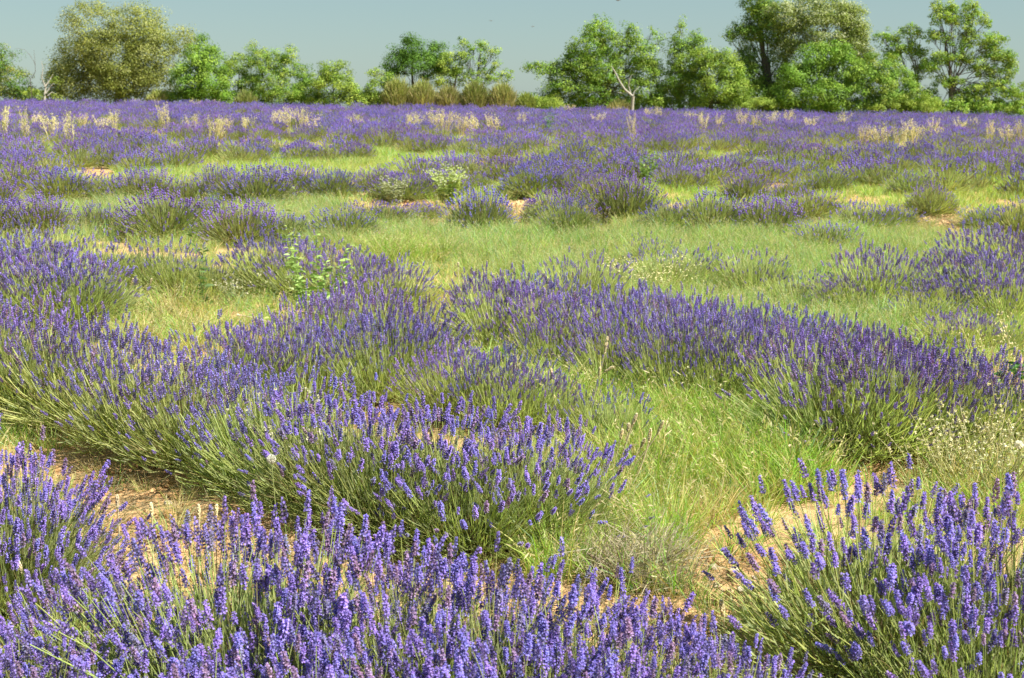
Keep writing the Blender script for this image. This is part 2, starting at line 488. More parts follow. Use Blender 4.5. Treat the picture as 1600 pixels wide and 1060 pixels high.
class LavTpl:
    pass
def make_template(level, seed, n, bloom=1.0, fall=.93):
    r0, h = .5, .5
    P, th, az, r = dome_stems(n, r0, h, seed)
    t = LavTpl(); t.level = level
    tip = P[:, -1]; ax = nrm(nrm(P[:, -1] - P[:, -2]) + r.normal(0, .07, (n, 3)) + np.array([0, 0, .12]))
    has = r.random(n) < np.clip(bloom * (1.02 - fall * np.clip(th / 1.3, 0, 1) ** 1.35), 0, 1)
    order = np.argsort(r.random(n))
    sc = r.uniform(.56, .98, n) * np.where(th > 1.1, .8, 1)
    cm = (1 if level == 0 else .95) * r.uniform(.65, 1.15, (n, 1)) * np.array([1, 1, 1]) * (1 + r.normal(0, .05, (n, 3)))
    old = r.random(n) < .10
    cm = np.where(old[:, None], cm * np.array([1.15, 1.0, .62]), cm)        # heads past flowering, duller
    b = Buf()
    if level == 0:
        rad = np.tile(np.array([.0016, .0015, .0013, .0011]), (n, 1))
        tubes(b, P, rad, 3, stem_cols(r, n))
        nb = 260                                                          # leafy bud-less shoots between the flower stems
        Pb, tb, ab, rb = dome_stems(nb, r0 * .78, h * .72, seed + 5)
        tubes(b, Pb, np.tile(np.array([.0014, .0013, .001, .0006]), (nb, 1)), 2, stem_cols(rb, nb))
        t.stems = b.mesh('stems', M_STEM)
        b = Buf(); leaves(b, 6500, r0, h, r); t.leaves = b.mesh('leaves', M_STEM)
        b = Buf(); wood(b, r0, r); t.wood = b.mesh('woody_base', M_WOOD)
        fl = [i for i in order if has[i]]
        ns = min(298, int(len(fl) * .8))
        single, rest = fl[:ns], np.array(fl[ns:], int)
        t.single = []
        Mt = frames(ax, r.uniform(0, 6.28, n))
        for i in single:
            t.single.append((int(r.integers(0, len(SPK_HI_ME))), tip[i], Mt[i], float(sc[i])))
        b = Buf()
        for q in range(4):
            s = rest[q::4]
            if len(s):
                stamp(b, SPK_MID[q], frames(ax[s], r.uniform(0, 6.28, len(s))), tip[s], sc[s], cm[s])
        t.spikes = b.mesh('small_flower_spikes', M_FLOWER)
    elif level == 1:
        tubes(b, P, np.tile(np.array([.0022, .002, .0018, .0015]), (n, 1)), 2, stem_cols(r, n))
        t.stems = b.mesh('stems', M_STEM)
        b = Buf(); leaves(b, 2600, r0, h, r, 1.35); t.leaves = b.mesh('leaves', M_STEM)
        b = Buf()
        s0 = np.where(has)[0]
        for q in range(4):
            s = s0[q::4]
            stamp(b, SPK_MID[q], frames(ax[s], r.uniform(0, 6.28, len(s))), tip[s], sc[s], cm[s])
        t.spikes = b.mesh('flower_spikes', M_FLOWER)
    else:
        big = 1.0 if level == 2 else 1.45
        P = P[:, [0, 2, 3]]
        tubes(b, P, np.tile(np.array([.0034, .0028, .0018]), (n, 1)) * big, 2, stem_cols(r, n, .66))
        leaves(b, 2000 if level == 2 else 350, r0 * 1.1, h * 1.1, r, 1.7 * big, LEAFC * .62)
        t.stems_buf = b
        s = np.where(has)[0]
        fb = Buf()
        stamp(fb, SPK_FAR, frames(ax[s], r.uniform(0, 6.28, len(s))), tip[s], sc[s] * (1.15 if level == 2 else 1.6), cm[s])
        if level == 2:
            t.stems = b.mesh('leafy_stems', M_STEM); t.spikes = fb.mesh('flower_spikes', M_FLOWER)
        else:
            me = b.mesh('lavender', M_STEM)
            me2 = fb.mesh('lavender_heads', M_FLOWER)
            t.stems, t.spikes = me, me2
            # one mesh with two materials
            jb = Buf(); jb.v, jb.f, jb.c, jb.n = list(b.v), list(b.f), list(b.c), b.n
            nf_green = sum(len(f) for f in b.f)
            for v_, f_, c_ in zip(fb.v, fb.f, fb.c):
                jb.v.append(v_); jb.f.append(f_ + b.n); jb.c.append(c_); jb.n += len(v_)
            one = jb.mesh('lavender_bush', M_STEM)
            one.materials.append(M_FLOWER)
            mi = np.zeros(len(one.polygons), np.int32); mi[nf_green:] = 1
            one.polygons.foreach_set('material_index', mi)
            t.one = one
    return t

T0 = [make_template(0, 31 + i, 540) for i in range(4)]
T0F = [make_template(0, 41 + i, 720, 1.0, .62) for i in range(3)]
T1 = [make_template(1, 51 + i, 680) for i in range(5)] 
T1D = [make_template(1, 61 + i, 450, .36) for i in range(2)]
T2 = [make_template(2, 71 + i, 700, .95, .62) for i in range(5)]
T2D = [make_template(2, 81 + i, 560, .5, .7) for i in range(3)]
T3 = [make_template(3, 91 + i, 300, 1.0, .6) for i in range(5)]
T3D = [make_template(3, 96 + i, 200, .45) for i in range(2)]

BUSHES = []        # (x, y, r) for keeping grass out of the middles
def lavender(x, y, r, h, label, group, dull=False):
    d = math.hypot(x, y)
    BUSHES.append((x, y, r))
    rz = random.uniform(0, 6.28)
    z = tz(x, y) - .01
    sc = (r / .5 * random.uniform(.95, 1.05), r / .5 * random.uniform(.95, 1.05), h / .5)
    if d > 21:
        t = random.choice(T3D if dull else T3)
        o = obj('lavender_bush', t.one, None, label=label, category='lavender bush', group=group)
        o.location = (x, y, z); o.rotation_euler = (random.uniform(-.08, .08), random.uniform(-.08, .08), rz); o.scale = sc
        return
    e = obj('lavender_bush', None, None, label=label, category='lavender bush', group=group)
    e.empty_display_size = .1
    e.location = (x, y, z); e.rotation_euler = (random.uniform(-.07, .07), random.uniform(-.07, .07), rz)
    if d < 5.0:
        sc = (sc[0], sc[1], sc[2] * .92)
        t = random.choice(T0F if 'front row' in group or 'left edge' in group else T0)
        s = (sc[0] + sc[2]) / 2
        e.scale = (sc[0], sc[1], sc[2])
        obj('stems', t.stems, e, kind='stuff'); obj('leaves', t.leaves, e, kind='stuff'); obj('woody_base', t.wood, e)
        obj('small_flower_spikes', t.spikes, e, kind='stuff')
        from mathutils import Matrix, Vector
        for (k, p, M, q) in t.single:
            o = bpy.data.objects.new('flower_spike', SPK_HI_ME[k])
            COL.objects.link(o); o.parent = e
            m4 = Matrix(M.tolist()).to_4x4(); m4.translation = Vector(p.tolist())
            o.matrix_local = m4 @ Matrix.Diagonal((q, q, q * random.uniform(.85, 1.2), 1))
    elif d < 12.5:
        t = random.choice(T1D if dull else T1)
        e.scale = sc
        obj('stems', t.stems, e, kind='stuff'); obj('leaves', t.leaves, e, kind='stuff'); obj('flower_spikes', t.spikes, e, kind='stuff')
    else:
        t = random.choice(T2D if dull else T2)
        e.scale = sc
        obj('leafy_stems', t.stems, e, kind='stuff'); obj('flower_spikes', t.spikes, e, kind='stuff')

ORD = ['first', 'second', 'third', 'fourth', 'fifth', 'sixth', 'seventh', 'eighth', 'ninth', 'tenth', 'eleventh', 'twelfth',
       'thirteenth', 'fourteenth', 'fifteenth', 'sixteenth', 'seventeenth', 'eighteenth', 'nineteenth', 'twentieth']
def ordinal(i):
    if i < 20:
        return ORD[i]
    tens = {20: 'twenty', 30: 'thirty', 40: 'forty', 50: 'fifty'}[(i + 1) // 10 * 10]
    u = (i + 1) % 10
    return ({'twenty': 'twentieth', 'thirty': 'thirtieth', 'forty': 'fortieth', 'fifty': 'fiftieth'}[tens]) if u == 0 else tens + '-' + ORD[u - 1]

# rows named by what they stand beside; (px, py of the top, height, radius[, dull])
ROWS = [
 ('along the bottom edge beside bare soil', 'lavender bushes of the front row', [
    (395, 800, .60, .50), (690, 868, .52, .46), (905, 935, .46, .40), (1085, 985, .42, .36), (150, 925, .42, .42),
    (540, 960, .44, .42), (330, 1010, .42, .44), (760, 1020, .42, .42), (960, 1055, .38, .36), (-30, 1010, .42, .42)]),
 ('at the near left edge by the soil patch', 'lavender bushes at the left edge', [
    (-40, 690, .56, .46), (20, 770, .42, .34)]),
 ('at the lower right beside the stony soil patch', 'lavender bushes of the lower right clump', [
    (1412, 768, .53, .56), (1610, 785, .58, .54), (1560, 900, .46, .42)]),
 ('in the diagonal middle row above bare soil', 'lavender bushes of the diagonal middle row', [
    (-60, 470, .55, .5), (30, 486, .52, .5), (125, 510, .50, .48), (215, 543, .47, .48), (310, 573, .44, .48), (415, 592, .46, .48), (520, 610, .48, .52),
    (625, 628, .50, .54), (740, 644, .51, .54), (845, 660, .44, .44)]),
 ('behind the yellow weeds left of the dirt gap', 'lavender bushes behind the left weeds', [
    (-20, 378, .46, .48), (50, 385, .44, .46), (115, 406, .42, .44), (10, 408, .40, .42), (75, 418, .38, .40), (165, 436, .26, .3, 1)]),
 ('around the tall leafy weed in the middle left', 'lavender bushes around the tall weed', [
    (355, 520, .40, .40), (430, 505, .44, .44), (500, 470, .46, .40), (565, 448, .48, .46), (625, 478, .46, .42), (500, 522, .40, .42), (590, 508, .42, .42), (660, 512, .36, .36), (395, 545, .34, .36)]),
 ('in the low patch before the green grass', 'low lavender bushes before the grass patch', [
    (705, 548, .34, .34), (775, 555, .34, .34), (825, 578, .30, .28), (900, 595, .28, .30, 1), (960, 612, .28, .28, 1)]),
 ('along the back of the long right-hand band', 'lavender bushes on the back of the long band', [
    (770, 432, .42, .46), (845, 436, .42, .44), (915, 405, .38, .36, 1), (985, 450, .42, .44), (1060, 462, .42, .42), (1135, 478, .40, .42), (1205, 488, .40, .42),
    (1270, 498, .40, .42), (1340, 512, .38, .40), (1405, 532, .38, .38)]),
 ('in the middle of the long right-hand band', 'lavender bushes in the middle of the long band', [
    (790, 455, .42, .44), (865, 458, .42, .44), (940, 464, .44, .44), (1015, 475, .44, .44), (1090, 489, .44, .44), (1165, 503, .44, .44), (870, 500, .34, .34), (960, 508, .36, .36), (1045, 518, .36, .34), (1120, 535, .34, .30)]),
 ('on the front of the long right-hand band', 'lavender bushes on the front of the long band', [
    (1240, 520, .46, .48), (1320, 540, .48, .52), (1400, 548, .48, .52), (1475, 556, .46, .48), (1545, 572, .40, .44), (1610, 590, .38, .42, 1)]),
 ('behind the pale weeds in the left grass', 'lavender bushes in the left grass', [
    (150, 374, .36, .4, 1), (235, 372, .38, .42, 1), (275, 390, .34, .34, 1), (425, 374, .40, .42), (480, 386, .40, .40), (545, 398, .38, .40), (600, 412, .36, .36),
    (20, 338, .38, .42, 1), (330, 400, .3, .3, 1), (80, 355, .36, .4, 1)]),
 ('standing apart in the long grass strip', 'lavender bushes in the grass strip', [
    (905, 404, .34, .34, 1), (1040, 388, .34, .36, 1), (1180, 396, .34, .38, 1), (1372, 392, .42, .38), (1545, 358, .46, .46), (1610, 368, .44, .42), (1500, 400, .38, .42), (1570, 402, .40, .42),
    (1420, 430, .30, .38, 1), (1500, 430, .32, .44), (1580, 434, .34, .42), (1340, 432, .28, .34, 1), (1240, 428, .26, .32, 1), (1440, 460, .24, .32, 1), (1500, 490, .25, .34), (1560, 498, .22, .30, 1),
    (1310, 435, .26, .3), (1460, 440, .28, .34), (1100, 392, .28, .34, 1), (1010, 372, .26, .26, 1), (1290, 348, .30, .36, 1)]),
 ('on the bank edge above the reddish soil', 'lavender bushes on the bank edge', [
    (-10, 312, .38, .40), (75, 305, .38, .42), (160, 318, .34, .38, 1), (250, 303, .40, .48), (380, 312, .40, .50), (540, 322, .34, .38, 1), (655, 322, .22, .26), (750, 297, .42, .42), (870, 300, .38, .42), (890, 318, .34, .34, 1),
    (980, 278, .46, .42), (1115, 305, .40, .44, 1), (1200, 308, .40, .42), (1340, 314, .36, .40, 1), (1405, 328, .30, .38, 1), (450, 320, .32, .40, 1), (320, 312, .30, .36, 1), (600, 306, .34, .4, 1), (1045, 318, .32, .38, 1), (1160, 322, .3, .36, 1), (1270, 300, .34, .42, 1), (1545, 322, .30, .38, 1), (1470, 292, .40, .44, 1), (1595, 312, .38, .40, 1)]),
 ('in the second line back from the soil bank', 'lavender bushes behind the bank edge', [
    (20, 258, .42, .46), (95, 266, .42, .48), (170, 278, .36, .4, 1), (232, 262, .38, .44), (300, 272, .38, .42, 1), (395, 268, .44, .50), (455, 262, .44, .50), (515, 270, .38, .42), (590, 262, .42, .46), (630, 275, .36, .42),
    (690, 262, .36, .4), (1160, 268, .36, .42), (1290, 262, .36, .42, 1), (1435, 272, .34, .42, 1), (1590, 262, .38, .44), (-20, 275, .38, .44), (355, 258, .4, .44), (740, 272, .3, .34, 1), (830, 262, .42, .44), (885, 258, .44, .46), (935, 272, .4, .4), (1060, 258, .40, .44), (1110, 262, .38, .42), (1230, 275, .30, .36, 1), (1340, 250, .40, .46), (1395, 258, .36, .42, 1), (1480, 255, .40, .46, 1), (1540, 268, .36, .42, 1)]),
]
for place, group, items in ROWS:
    items_s = sorted(items, key=lambda q: q[0])
    for i, q in enumerate(items_s):
        px, py, h, r = q[:4]
        if 9 < 1.2 / tan(PITCH + atan((py - 530) / FPX)):
            r *= 1.12; h *= 1.06
        r *= .88 if 40 < py - 400 * h < 2000 and py > 430 and py < 740 else 1.0
        dull = len(q) > 4
        if py < 345:
            r *= random.uniform(.78, 1.12); h *= random.uniform(.82, 1.15)
        x, y = apex(px, py, h)
        if py < 345:
            y += random.uniform(-.45, .45)
        n = len(items_s)
        ordn = 'leftmost' if i == 0 else ('rightmost' if i == n - 1 else ordinal(i) + ' from the left')
        kind = 'grey-violet' if dull else ('tall violet' if h > .54 else 'full violet' if h > .4 else 'low violet')
        lavender(x, y, r, h, f'{kind} bush, {ordn}, {place}', group, dull)

n_ind = len(BUSHES)
# further rows towards the trees: first as single bushes, then as a mass
def vnoise(x, y, s, seed):
    r = np.random.default_rng(seed); ph = r.uniform(0, 6.28, 12)
    v = 0
    for i in range(4):
        a = r.uniform(0, pi); f = s * (1 + .7 * i)
        v = v + np.sin(f * (x * cos(a) + y * sin(a)) + ph[i]) * np.sin(f * (-x * sin(a) + y * cos(a)) * 1.1 + ph[i + 4]) / (1 + .5 * i)
    return v
OATS = [  (205, 160, .3), (305, 158, .35), (338, 160, .3), (890, 163, .35), (965, 165, .3), (60, 208, .3), (130, 212, .35), (300, 214, .4), (560, 205, .3), (935, 205, .35), (1075, 196, .3), (1265, 212, .35), (1420, 214, .35), (1520, 206, .3),  # px, py of the foot, height (m)
 (8, 232, .7), (45, 236, .75), (82, 226, .55), (112, 240, .7), (160, 222, .4), (180, 205, .35), (258, 222, .85), (332, 236, .55), (348, 228, .45), (385, 212, .35), (432, 208, .45), (452, 212, .6), (470, 216, .6), (488, 218, .4),
 (640, 216, .55), (655, 214, .5), (683, 214, .62), (697, 216, .55), (722, 218, .45), (742, 218, .5), (770, 217, .5), (812, 205, .4), (990, 238, .8), (1010, 194, .45), (1030, 194, .5), (1098, 214, .5), (1120, 208, .4), (1160, 210, .55),
 (1180, 218, .65), (1206, 206, .5), (1232, 202, .5), (1318, 204, .4), (1345, 236, .45), (1375, 240, .5), (1408, 244, .6), (1428, 238, .5), (1455, 228, .55), (1495, 214, .4), (1545, 224, .5), (1575, 236, .45), (1594, 236, .6)]
oat_xy = [apex(px, py, 0) + (h,) for px, py, h in OATS]

far_pts = []
line, Y = 0, 21.5
LINES = {}
while Y < 61.0:
    xs = np.arange(-.43 * Y - 1.5, .43 * Y + 1.5, .60)
    for x in xs:
        xx = x + random.uniform(-.24, .24)
        yy = Y + random.uniform(-.5, .5) + .25 * sin(x * .2)
        th = .15 if yy > 36 else (.15 - (36 - yy) * .045)
        nz = vnoise(xx, yy, .55, 5)
        keep = nz < (1.4 if yy > 41 else .6 if yy > 36 else -.02 + (yy - 21) * .025)
        if yy < 27 and any(math.hypot(xx - b[0], yy - b[1]) < .5 for b in BUSHES):
            keep = False
        if any(math.hypot(xx - ox, yy - oy) < .42 for ox, oy, oh in oat_xy):
            keep = False
        if keep:
            far_pts.append((xx, yy, line, random.random() < (.42 if yy < 33 else .14 if yy < 40 else .04)))
    line += 1
    Y += 1.45 if Y < 32 else 1.25
near_first = sorted(far_pts, key=lambda p: math.hypot(p[0], p[1]) + (0 if abs(p[0]) < .41 * p[1] else 99))
nsingle = 300 - n_ind
singles = near_first[:nsingle]; rest = near_first[nsingle:]
lines = {}
for p in singles:
    lines.setdefault(p[2], []).append(p)
for k in sorted(lines):
    ps = sorted(lines[k])
    for i, (x, y, _, dull) in enumerate(ps):
        ordn = 'leftmost' if i == 0 else ('rightmost' if i == len(ps) - 1 else ordinal(i) + ' from the left')
        lavender(x, y, random.uniform(.38, .48), random.uniform(.36, .46),
                 f'{"greyish" if dull else "violet"} lavender bush, {ordn} in the {ordinal(k + 2)} line behind the soil bank', 'lavender bushes in the far lines', dull)

# ---------------------------------------------------------------- scatter by geometry nodes (only for what nobody could count)
def scatter(name, pts, rot, scl, idx, meshes, label=None):
    lib = bpy.data.collections.new(name + '_kinds')
    for i, me in enumerate(meshes):
        lib.objects.link(bpy.data.objects.new(f'{name}_kind_{i:02d}', me))
    me = bpy.data.meshes.new(name)
    me.vertices.add(len(pts)); me.vertices.foreach_set('co', np.asarray(pts, np.float32).ravel())
    a = me.attributes.new('rot', 'FLOAT_VECTOR', 'POINT'); a.data.foreach_set('vector', np.asarray(rot, np.float32).ravel())
    a = me.attributes.new('scl', 'FLOAT_VECTOR', 'POINT'); a.data.foreach_set('vector', np.asarray(scl, np.float32).ravel())
    a = me.attributes.new('idx', 'INT', 'POINT'); a.data.foreach_set('value', np.asarray(idx, np.int32))
    me.update()
    o = obj(name, me, None, kind='stuff')
    if label:
        o['label'] = label
    g = bpy.data.node_groups.new(name + '_nodes', 'GeometryNodeTree')
    g.interface.new_socket('Geometry', in_out='INPUT', socket_type='NodeSocketGeometry')
    g.interface.new_socket('Geometry', in_out='OUTPUT', socket_type='NodeSocketGeometry')
    gi = g.nodes.new('NodeGroupInput'); go = g.nodes.new('NodeGroupOutput')
    ci = g.nodes.new('GeometryNodeCollectionInfo'); ci.inputs['Collection'].default_value = lib
    ci.inputs['Separate Children'].default_value = True; ci.inputs['Reset Children'].default_value = True
    ip = g.nodes.new('GeometryNodeInstanceOnPoints'); ip.inputs['Pick Instance'].default_value = True
    def na(nm, dt):
        n = g.nodes.new('GeometryNodeInputNamedAttribute'); n.data_type = dt; n.inputs['Name'].default_value = nm
        return n.outputs['Attribute']
    er = g.nodes.new('FunctionNodeEulerToRotation')
    g.links.new(na('rot', 'FLOAT_VECTOR'), er.inputs[0]); g.links.new(er.outputs[0], ip.inputs['Rotation'])
    g.links.new(na('scl', 'FLOAT_VECTOR'), ip.inputs['Scale']); g.links.new(na('idx', 'INT'), ip.inputs['Instance Index'])
    g.links.new(gi.outputs[0], ip.inputs['Points']); g.links.new(ci.outputs[0], ip.inputs['Instance'])
    g.links.new(ip.outputs[0], go.inputs[0])
    md = o.modifiers.new('scatter', 'NODES'); md.node_group = g
    return o

fp = np.array([(p[0], p[1]) for p in rest]); fdull = np.array([p[3] for p in rest])
n = len(fp)
fz = terrain(fp[:, 0], fp[:, 1]) - .02
scl = rng.uniform(.62, 1.02, (n, 1)) * np.array([[1, 1, .95]])
scatter('lavender_field', np.column_stack([fp, fz]), np.column_stack([np.zeros((n, 2)), rng.uniform(0, 6.28, n)]), scl,
        np.where(fdull, 5 + rng.integers(0, 2, n), rng.integers(0, 5, n)), [t.one for t in T3] + [t.one for t in T3D],
        'mass of far violet lavender reaching to the trees')

# ---------------------------------------------------------------- grass
def tuft(seed, nb, hgt, spread, w, cols, lean=.5, segs=4, heads=0):
    r = np.random.default_rng(seed)
    b = Buf()
    a = r.uniform(0, 2 * pi, nb); rr = r.random(nb) ** .6 * spread
    P0 = np.stack([rr * np.cos(a), rr * np.sin(a), np.full(nb, -.01)], -1)
    d = nrm(np.stack([np.cos(a), np.sin(a), np.zeros(nb)], -1) * r.uniform(.05, lean, (nb, 1)) + np.array([0, 0, 1.]) + r.normal(0, .12, (nb, 3)))
    L = hgt * r.uniform(.45, 1.1, (nb, 1))
    hd = nrm(np.stack([np.cos(a + r.normal(0, .7, nb)), np.sin(a + r.normal(0, .7, nb)), np.full(nb, -.35)], -1))
    t = np.linspace(0, 1, segs)
    bend = r.uniform(.05, .5, (nb, 1))
    P = P0[:, None] + d[:, None] * (L[:, None] * t[None, :, None]) + hd[:, None] * (L * bend)[:, None] * (t ** 2.2)[None, :, None]
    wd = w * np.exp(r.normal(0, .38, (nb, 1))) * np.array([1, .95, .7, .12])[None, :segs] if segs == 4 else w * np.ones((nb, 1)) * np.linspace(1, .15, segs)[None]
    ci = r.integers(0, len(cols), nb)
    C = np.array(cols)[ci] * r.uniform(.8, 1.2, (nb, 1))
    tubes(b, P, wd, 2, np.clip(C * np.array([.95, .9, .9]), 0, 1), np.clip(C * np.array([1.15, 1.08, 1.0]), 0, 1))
    if heads:
        for i in r.integers(0, nb, heads):
            p = P[i, -1]; dd = nrm((P[i, -1] - P[i, -2])[None])[0]
            nl = 7
            q = p[None] - dd * np.linspace(0, .06, nl)[:, None]
            e = q + r.normal(0, .010, (nl, 3)) + dd * .012
            tubes(b, np.stack([q, (q + e) / 2, e], 1), np.tile(np.array([.0006, .0022, .0003]), (nl, 1)), 2, np.array([.50, .44, .24]))
    return b
G1, G2, G3, S1, S2 = (.22, .46, .06), (.31, .52, .11), (.17, .30, .06), (.55, .47, .22), (.44, .46, .17)
GB = (.27, .43, .25)
def many(k, f):
    return [f(i).mesh('tuft', M_GRASS) for i in range(k)]
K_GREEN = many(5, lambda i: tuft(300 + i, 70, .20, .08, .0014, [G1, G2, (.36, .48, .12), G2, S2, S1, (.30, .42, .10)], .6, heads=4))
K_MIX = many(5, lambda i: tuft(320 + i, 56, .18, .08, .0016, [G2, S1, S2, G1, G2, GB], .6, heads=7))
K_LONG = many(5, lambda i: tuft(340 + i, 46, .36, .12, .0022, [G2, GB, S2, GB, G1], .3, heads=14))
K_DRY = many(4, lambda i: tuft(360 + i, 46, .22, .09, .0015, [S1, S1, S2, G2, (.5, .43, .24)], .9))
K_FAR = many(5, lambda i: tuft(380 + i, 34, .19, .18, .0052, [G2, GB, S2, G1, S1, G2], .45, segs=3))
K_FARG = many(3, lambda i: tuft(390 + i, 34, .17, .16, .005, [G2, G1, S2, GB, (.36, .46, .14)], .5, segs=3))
def litter(seed):
    r = np.random.default_rng(seed); n = 26; b = Buf()
    P0 = np.column_stack([r.normal(0, .09, (n, 2)), r.uniform(.002, .012, n)])
    a = r.uniform(0, 6.28, n); d = np.stack([np.cos(a), np.sin(a), r.uniform(-.05, .25, n)], -1) * r.uniform(.02, .10, (n, 1))
    P = P0[:, None] + d[:, None] * np.array([0, .5, 1.])[None, :, None] + r.normal(0, .003, (n, 3, 3))
    tubes(b, P, np.tile(np.array([.0012, .0014, .0006]), (n, 1)), 3, np.clip(np.array([.42, .34, .2]) * r.uniform(.5, 1.4, (n, 1)), 0, 1))
    return b
K_LIT = many(4, lambda i: litter(600 + i))
KINDS = K_GREEN + K_MIX + K_LONG + K_DRY + K_FAR + K_FARG + K_LIT
OFF = dict(green=(0, 5), mix=(5, 5), long=(10, 5), dry=(15, 4), far=(19, 5), farg=(24, 3), litter=(27, 4))

# ellipses in picture terms, used as places on the ground: (cx, cy, rx, ry, slope) -> soil bare
def ell(px, py, e):
    cx, cy, rx, ry, sl = e
    dx = (px - cx) / rx; dy = (py - cy - sl * (px - cx)) / ry
    return dx * dx + dy * dy
SOIL = [(210, 770, 130, 45, .25), (480, 930, 430, 120, .12), (1160, 905, 85, 62, .3), (1120, 840, 50, 22, .1), (255, 456, 75, 13, .05), (715, 528, 50, 18, .1), (650, 338, 130, 22, .03), (810, 340, 60, 26, 0),
        (930, 348, 50, 24, 0), (1060, 338, 30, 18, 0), (1190, 290, 60, 14, 0), (770, 258, 40, 18, 0), (150, 272, 40, 12, 0), (560, 300, 40, 14, 0), (1480, 352, 60, 14, 0), (1250, 356, 60, 12, 0), (1580, 350, 40, 14, 0), (300, 334, 60, 10, 0), (130, 262, 50, 12, 0), (1150, 352, 40, 12, 0), (650, 580, 60, 14, .1), (800, 1000, 400, 60, 0)]
GREEN = [(1090, 700, 190, 110, .1), (900, 650, 90, 50, .1), (780, 612, 110, 36, .05), (150, 475, 110, 26, .05), (1010, 640, 120, 40, .1), (640, 405, 60, 16, 0), (1000, 350, 100, 14, 0), (980, 880, 140, 90, .05)]
DRYZ = [(240, 500, 110, 55, .2), (700, 490, 70, 40, .05), (1560, 740, 110, 90, -.2), (180, 440, 90, 22, 0), (990, 900, 110, 70, 0), (1090, 800, 120, 30, .1)]
STRIP = [(1250, 450, 520, 95, .09), (850, 375, 420, 42, .02), (400, 350, 420, 32, 0)]

bx = np.array([b[0] for b in BUSHES]); by = np.array([b[1] for b in BUSHES]); br = np.array([b[2] for b in BUSHES])
def near_bush(x, y, f):
    out = np.zeros(len(x), bool)
    for s in range(0, len(x), 4000):
        d = np.hypot(x[s:s + 4000, None] - bx[None], y[s:s + 4000, None] - by[None])
        out[s:s + 4000] = (d < br[None] * f).any(1)
    return out

def field_points(y0, y1, dens, seed):
    r = np.random.default_rng(seed)
    area = .45 * (y1 ** 2 - y0 ** 2) + 2 * (y1 - y0)
    n = int(area * dens)
    y = np.sqrt(r.uniform(y0 ** 2, y1 ** 2, n))
    x = r.uniform(-1, 1, n) * (.44 * y + .8)
    return x, y, r
PT, RT, SC, IX = [], [], [], []
def put(x, y, r, kind, s, sz=None):
    n = len(x)
    if not n:
        return
    o, k = OFF[kind]
    PT.append(np.column_stack([x, y, terrain(x, y)]))
    RT.append(np.column_stack([r.normal(0, .1, (n, 2)), r.uniform(0, 6.28, n)]))
    q = s * r.uniform(.7, 1.25, n)
    SC.append(np.column_stack([q, q, q * (1 if sz is None else sz)]))
    IX.append(o + r.integers(0, k, n))
def zone(px, py, zs, edge=0.0):
    m = np.full(len(px), 9.0)
    for e in zs:
        m = np.minimum(m, ell(px, py, e))
    return m
for (y0, y1, dens, seed) in ((1.8, 8.5, 150, 1), (8.5, 17, 120, 2)):
    x, y, r = field_points(y0, y1, dens, seed)
    px, py = to_px(x, y, terrain(x, y))
    jit = vnoise(x, y, 5.0, 8) * .25 + r.normal(0, .15, len(x))
    soil = zone(px, py, SOIL) + jit < 1
    green = zone(px, py, GREEN) + jit < 1
    dry = zone(px, py, DRYZ) + jit < 1
    strip = (zone(px, py, STRIP) + jit < 1) & (y > 8)
    inb = near_bush(x, y, .62)
    u = r.random(len(x))
    ok = ~inb & ~(soil & (u > .03))
    clump0 = vnoise(x, y, 3.1, 19)
    g = ok & green & ~dry & (u < .95); put(x[g], y[g], r, 'green', 1.1)
    g = g & (clump0 > .25); put(x[g], y[g], r, 'mix', 1.25)
    g = ok & green & dry & (u < .8); put(x[g], y[g], r, 'mix', .85)
    g = ok & dry & ~green & (u < .3); put(x[g], y[g], r, 'dry', .9)
    g = ok & dry & ~green & (u > .3) & (u < .55); put(x[g], y[g], r, 'mix', 1.1)
    g = ok & strip & ~green & ~dry & (u < .6); put(x[g], y[g], r, 'long', .62)
    g = ok & strip & ~dry & (u > .5); put(x[g], y[g], r, 'mix', .9)
    clump = vnoise(x, y, 2.2, 9)
    g = soil & ~inb & (u > .1) & (u < .74); put(x[g], y[g], r, 'litter', 1.0)
    g = soil & ~inb & (u > .74) & (u < .82); put(x[g], y[g], r, 'dry', .45)
    g = ok & ~strip & ~green & ~dry & ((u < .12) | ((clump > .0) & (u < .5))); put(x[g], y[g], r, 'mix', .75)
x, y, r = field_points(17, 64, 30, 3)
px, py = to_px(x, y, terrain(x, y))
soil = zone(px, py, SOIL) + r.normal(0, .15, len(x)) < 1
u = r.random(len(x)); v = vnoise(x, y, .5, 12)
ok = ~near_bush(x, y, .5) & ~(soil & (u > .05))
g = ok & (v > -.2) & (u < .85) & ((y < 30) | (u < .2)); put(x[g], y[g], r, 'far', .95)
g = ok & (v <= -.2) & (u < .8) & ((y < 30) | (u < .2)); put(x[g], y[g], r, 'farg', .95)
# fringe of taller grass under the trees on the field edge
r = np.random.default_rng(5)
n = 2600
x = r.uniform(-28, 28, n); y = r.uniform(61.2, 66, n)
put(x, y, r, 'far', 1.5, 1.1)
PT, RT, SC, IX = map(np.concatenate, (PT, RT, SC, IX))
print('grass tufts', len(PT), 'far lavender', len(fp))
scatter('grass', PT, RT, SC, IX, KINDS, 'green and straw-dry grass growing between the lavender')

